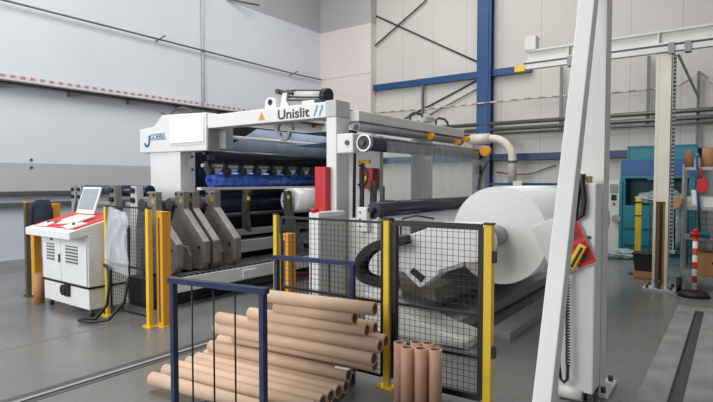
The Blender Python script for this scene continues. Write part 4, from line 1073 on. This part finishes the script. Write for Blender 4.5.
def can(name, x, y, z0, r, h, m, label, cat):
    t = thing(name, label, cat, (x, y, z0))
    bm = BM(); hollow(bm, (x, y, z0), (x, y, z0+h), r, r*0.7, 24); obj('winding', bm, [M[m], M['cardend'], M['cardin']], t)
    bm = BM(); hollow(bm, (x, y, z0), (x, y, z0+h+0.004), r*0.5, r*0.42, 18); obj('core', bm, [M['card'], M['cardend'], M['cardin']], t)
can('tape_roll', -0.56, 9.08, 1.80, 0.05, 0.25, 'carddark', 'slim brown roll standing on the rack top next to the crane post', 'roll')
can('tape_roll', -0.31, 9.14, 1.80, 0.095, 0.28, 'carddark', 'wide brown roll standing on the rack top beside the slim one', 'roll')
bm = BM(); prism(bm, [(-0.495, 1.80), (-0.425, 1.80), (-0.42, 1.90), (-0.445, 1.95), (-0.445, 2.0), (-0.475, 2.0), (-0.475, 1.95), (-0.50, 1.90)], 'Y', 9.08, 9.14); tag(obj('bottle', bm, M['lgrey']), 'small grey bottle between the brown rolls on the rack top', 'bottle')
t = thing('white_tray', 'white open tray on the middle shelf of the storage rack', 'tray', (-0.35, 9.2, 1.22))
bm = BM(); box(bm, -0.57, -0.10, 9.02, 9.4, 1.222, 1.24); box(bm, -0.57, -0.10, 9.02, 9.03, 1.24, 1.37); box(bm, -0.57, -0.10, 9.39, 9.4, 1.24, 1.37); box(bm, -0.57, -0.56, 9.03, 9.39, 1.24, 1.37); box(bm, -0.11, -0.10, 9.03, 9.39, 1.24, 1.37); obj('tub', bm, M['white2'], t)
t = thing('dustpan', 'red dustpan hanging at the front of the storage rack', 'dustpan', (-0.36, 8.95, 1.4))
bm = BM(); prism(bm, [(-0.46, 1.46), (-0.33, 1.43), (-0.30, 1.55), (-0.34, 1.66), (-0.44, 1.62)], 'Y', 8.94, 8.97); obj('pan', bm, M['red'], t, 0.006)
bm = BM(); tube(bm, [(-0.40, 8.955, 1.62), (-0.42, 8.955, 1.79)], 0.014, 8); obj('handle', bm, M['red'], t)
t = thing('broom', 'blue broom handle leaning on the front of the storage rack', 'broom', (-0.4, 8.93, 0.75))
bm = BM(); tube(bm, [(-0.40, 8.93, 0.84), (-0.46, 8.975, 1.98)], 0.016, 8); obj('handle', bm, M['blue'], t)
bm = BM(); box(bm, -0.52, -0.28, 8.90, 8.985, 0.83, 0.87); obj('head', bm, M['teal'], t)
bm = BM(); box(bm, -0.52, -0.28, 8.905, 8.98, 0.785, 0.83); obj('bristles', bm, M['tealdark'], t)
t = thing('white_cloth', 'white cloth hanging from the storage rack beside the red dustpan', 'cloth', (-0.5, 8.95, 1.4))
bm = BM(); sheet(bm, lambda a, b: (-0.52+0.09*a+0.02*b, 8.96+0.015*math.sin(9*a), 1.47-0.22*b), 8, 6); obj('fabric', bm, M['paper'], t)
t = thing('cardboard_box', 'brown cardboard box on the bottom shelf of the storage rack', 'box', (-0.3, 9.2, 0.22))
bm = BM(); box(bm, -0.45, 0.02, 9.04, 9.42, 0.222, 0.56); obj('carton', bm, M['carddark'], t, 0.004)
bm = BM(); box(bm, -0.25, -0.17, 9.036, 9.04, 0.40, 0.43); obj('hand_hole', bm, M['black'], t)
crumple('brown_bag', (-0.12, 9.25, 0.86), (0.14, 0.12, 0.07), 'crumpled brown bag on the shelf above the cardboard box', 12, 'carddark')
t = thing('barrier_post', 'red and white barrier post with black base before the storage rack', 'barrier post', (-0.43, 8.55, 0))
bm = BM(); cyl(bm, (-0.43, 8.55, 0.06), (-0.43, 8.55, 0.86), 0.032, 16); obj('striped_tube', bm, M['pole_rw'], t)
bm = BM(); cyl(bm, (-0.43, 8.55, 0.86), (-0.43, 8.55, 0.89), 0.07, 18); cyl(bm, (-0.43, 8.55, 0.90), (-0.43, 8.55, 0.94), 0.05, 16, 0.02); obj('cap', bm, M['red'], t)
bm = BM(); cyl(bm, (-0.43, 8.55, 0), (-0.43, 8.55, 0.07), 0.20, 24, 0.16); obj('base', bm, M['rubber'], t)
t = thing('floor_fan', 'small orange and white hand tool hanging on the crane post side', 'tool', (-0.7, 8.8, 1.2))
bm = BM(); prism(bm, [(-0.72, 1.18), (-0.64, 1.22), (-0.60, 1.32), (-0.66, 1.38), (-0.72, 1.32)], 'Y', 8.72, 8.80); obj('grip', bm, M['carddark'], t, 0.01)
bm = BM(); tube(bm, [(-0.70, 8.76, 1.2), (-0.70, 8.76, 0.95), (-0.69, 8.78, 0.6)], 0.012, 8); obj('cord', bm, M['cable'], t)
t.name = 'hand_tool'; t['label'] = 'small brown hand tool hanging at the right side of the crane post'
bm = BM(); cyl(bm, (-0.66, 8.86, 0.10), (-0.60, 8.86, 0.10), 0.10, 20); tag(obj('rubber_wheel', bm, M['rubber']), 'black rubber wheel leaning at the foot of the crane post', 'wheel')

# ------------------------------------------------------------------ light, camera
w_ = bpy.data.worlds.new('daylight'); SC.world = w_; w_.use_nodes = True
bg = w_.node_tree.nodes['Background']; bg.inputs[0].default_value = (0.93, 0.96, 1.0, 1); bg.inputs[1].default_value = 0.32
def area(name, loc, rot, sx, sy, power, col=(1, 1, 1)):
    l = bpy.data.lights.new(name, 'AREA'); l.shape = 'RECTANGLE'; l.size = sx; l.size_y = sy; l.energy = power; l.color = col
    o = bpy.data.objects.new(name, l); COL.objects.link(o); o.location = loc; o.rotation_euler = [R(a) for a in rot]
    return o
area('roof_light', (-5.5, 3.0, 8.6), (0, 0, 0), 6, 5, 460, (1, 0.99, 0.97))
area('roof_light', (-5.5, 9.0, 8.6), (0, 0, 0), 6, 4, 300, (1, 0.99, 0.97))
area('side_window', (-7.0, -5.0, 4.2), (80, 0, 4), 8, 4.5, 720, (0.96, 0.98, 1.0))

cam = bpy.data.cameras.new('camera'); co = bpy.data.objects.new('camera', cam); COL.objects.link(co)
cam.sensor_width = 36; cam.lens = 520.4/713*36; cam.clip_end = 100
co.location = (0, 0, 1.6); co.rotation_euler = (R(90)-math.atan(20/520.4), 0, R(36.05))
SC.camera = co
SC.view_settings.view_transform = 'Standard'
SC.view_settings.look = 'None'
SC.view_settings.exposure = 0.0
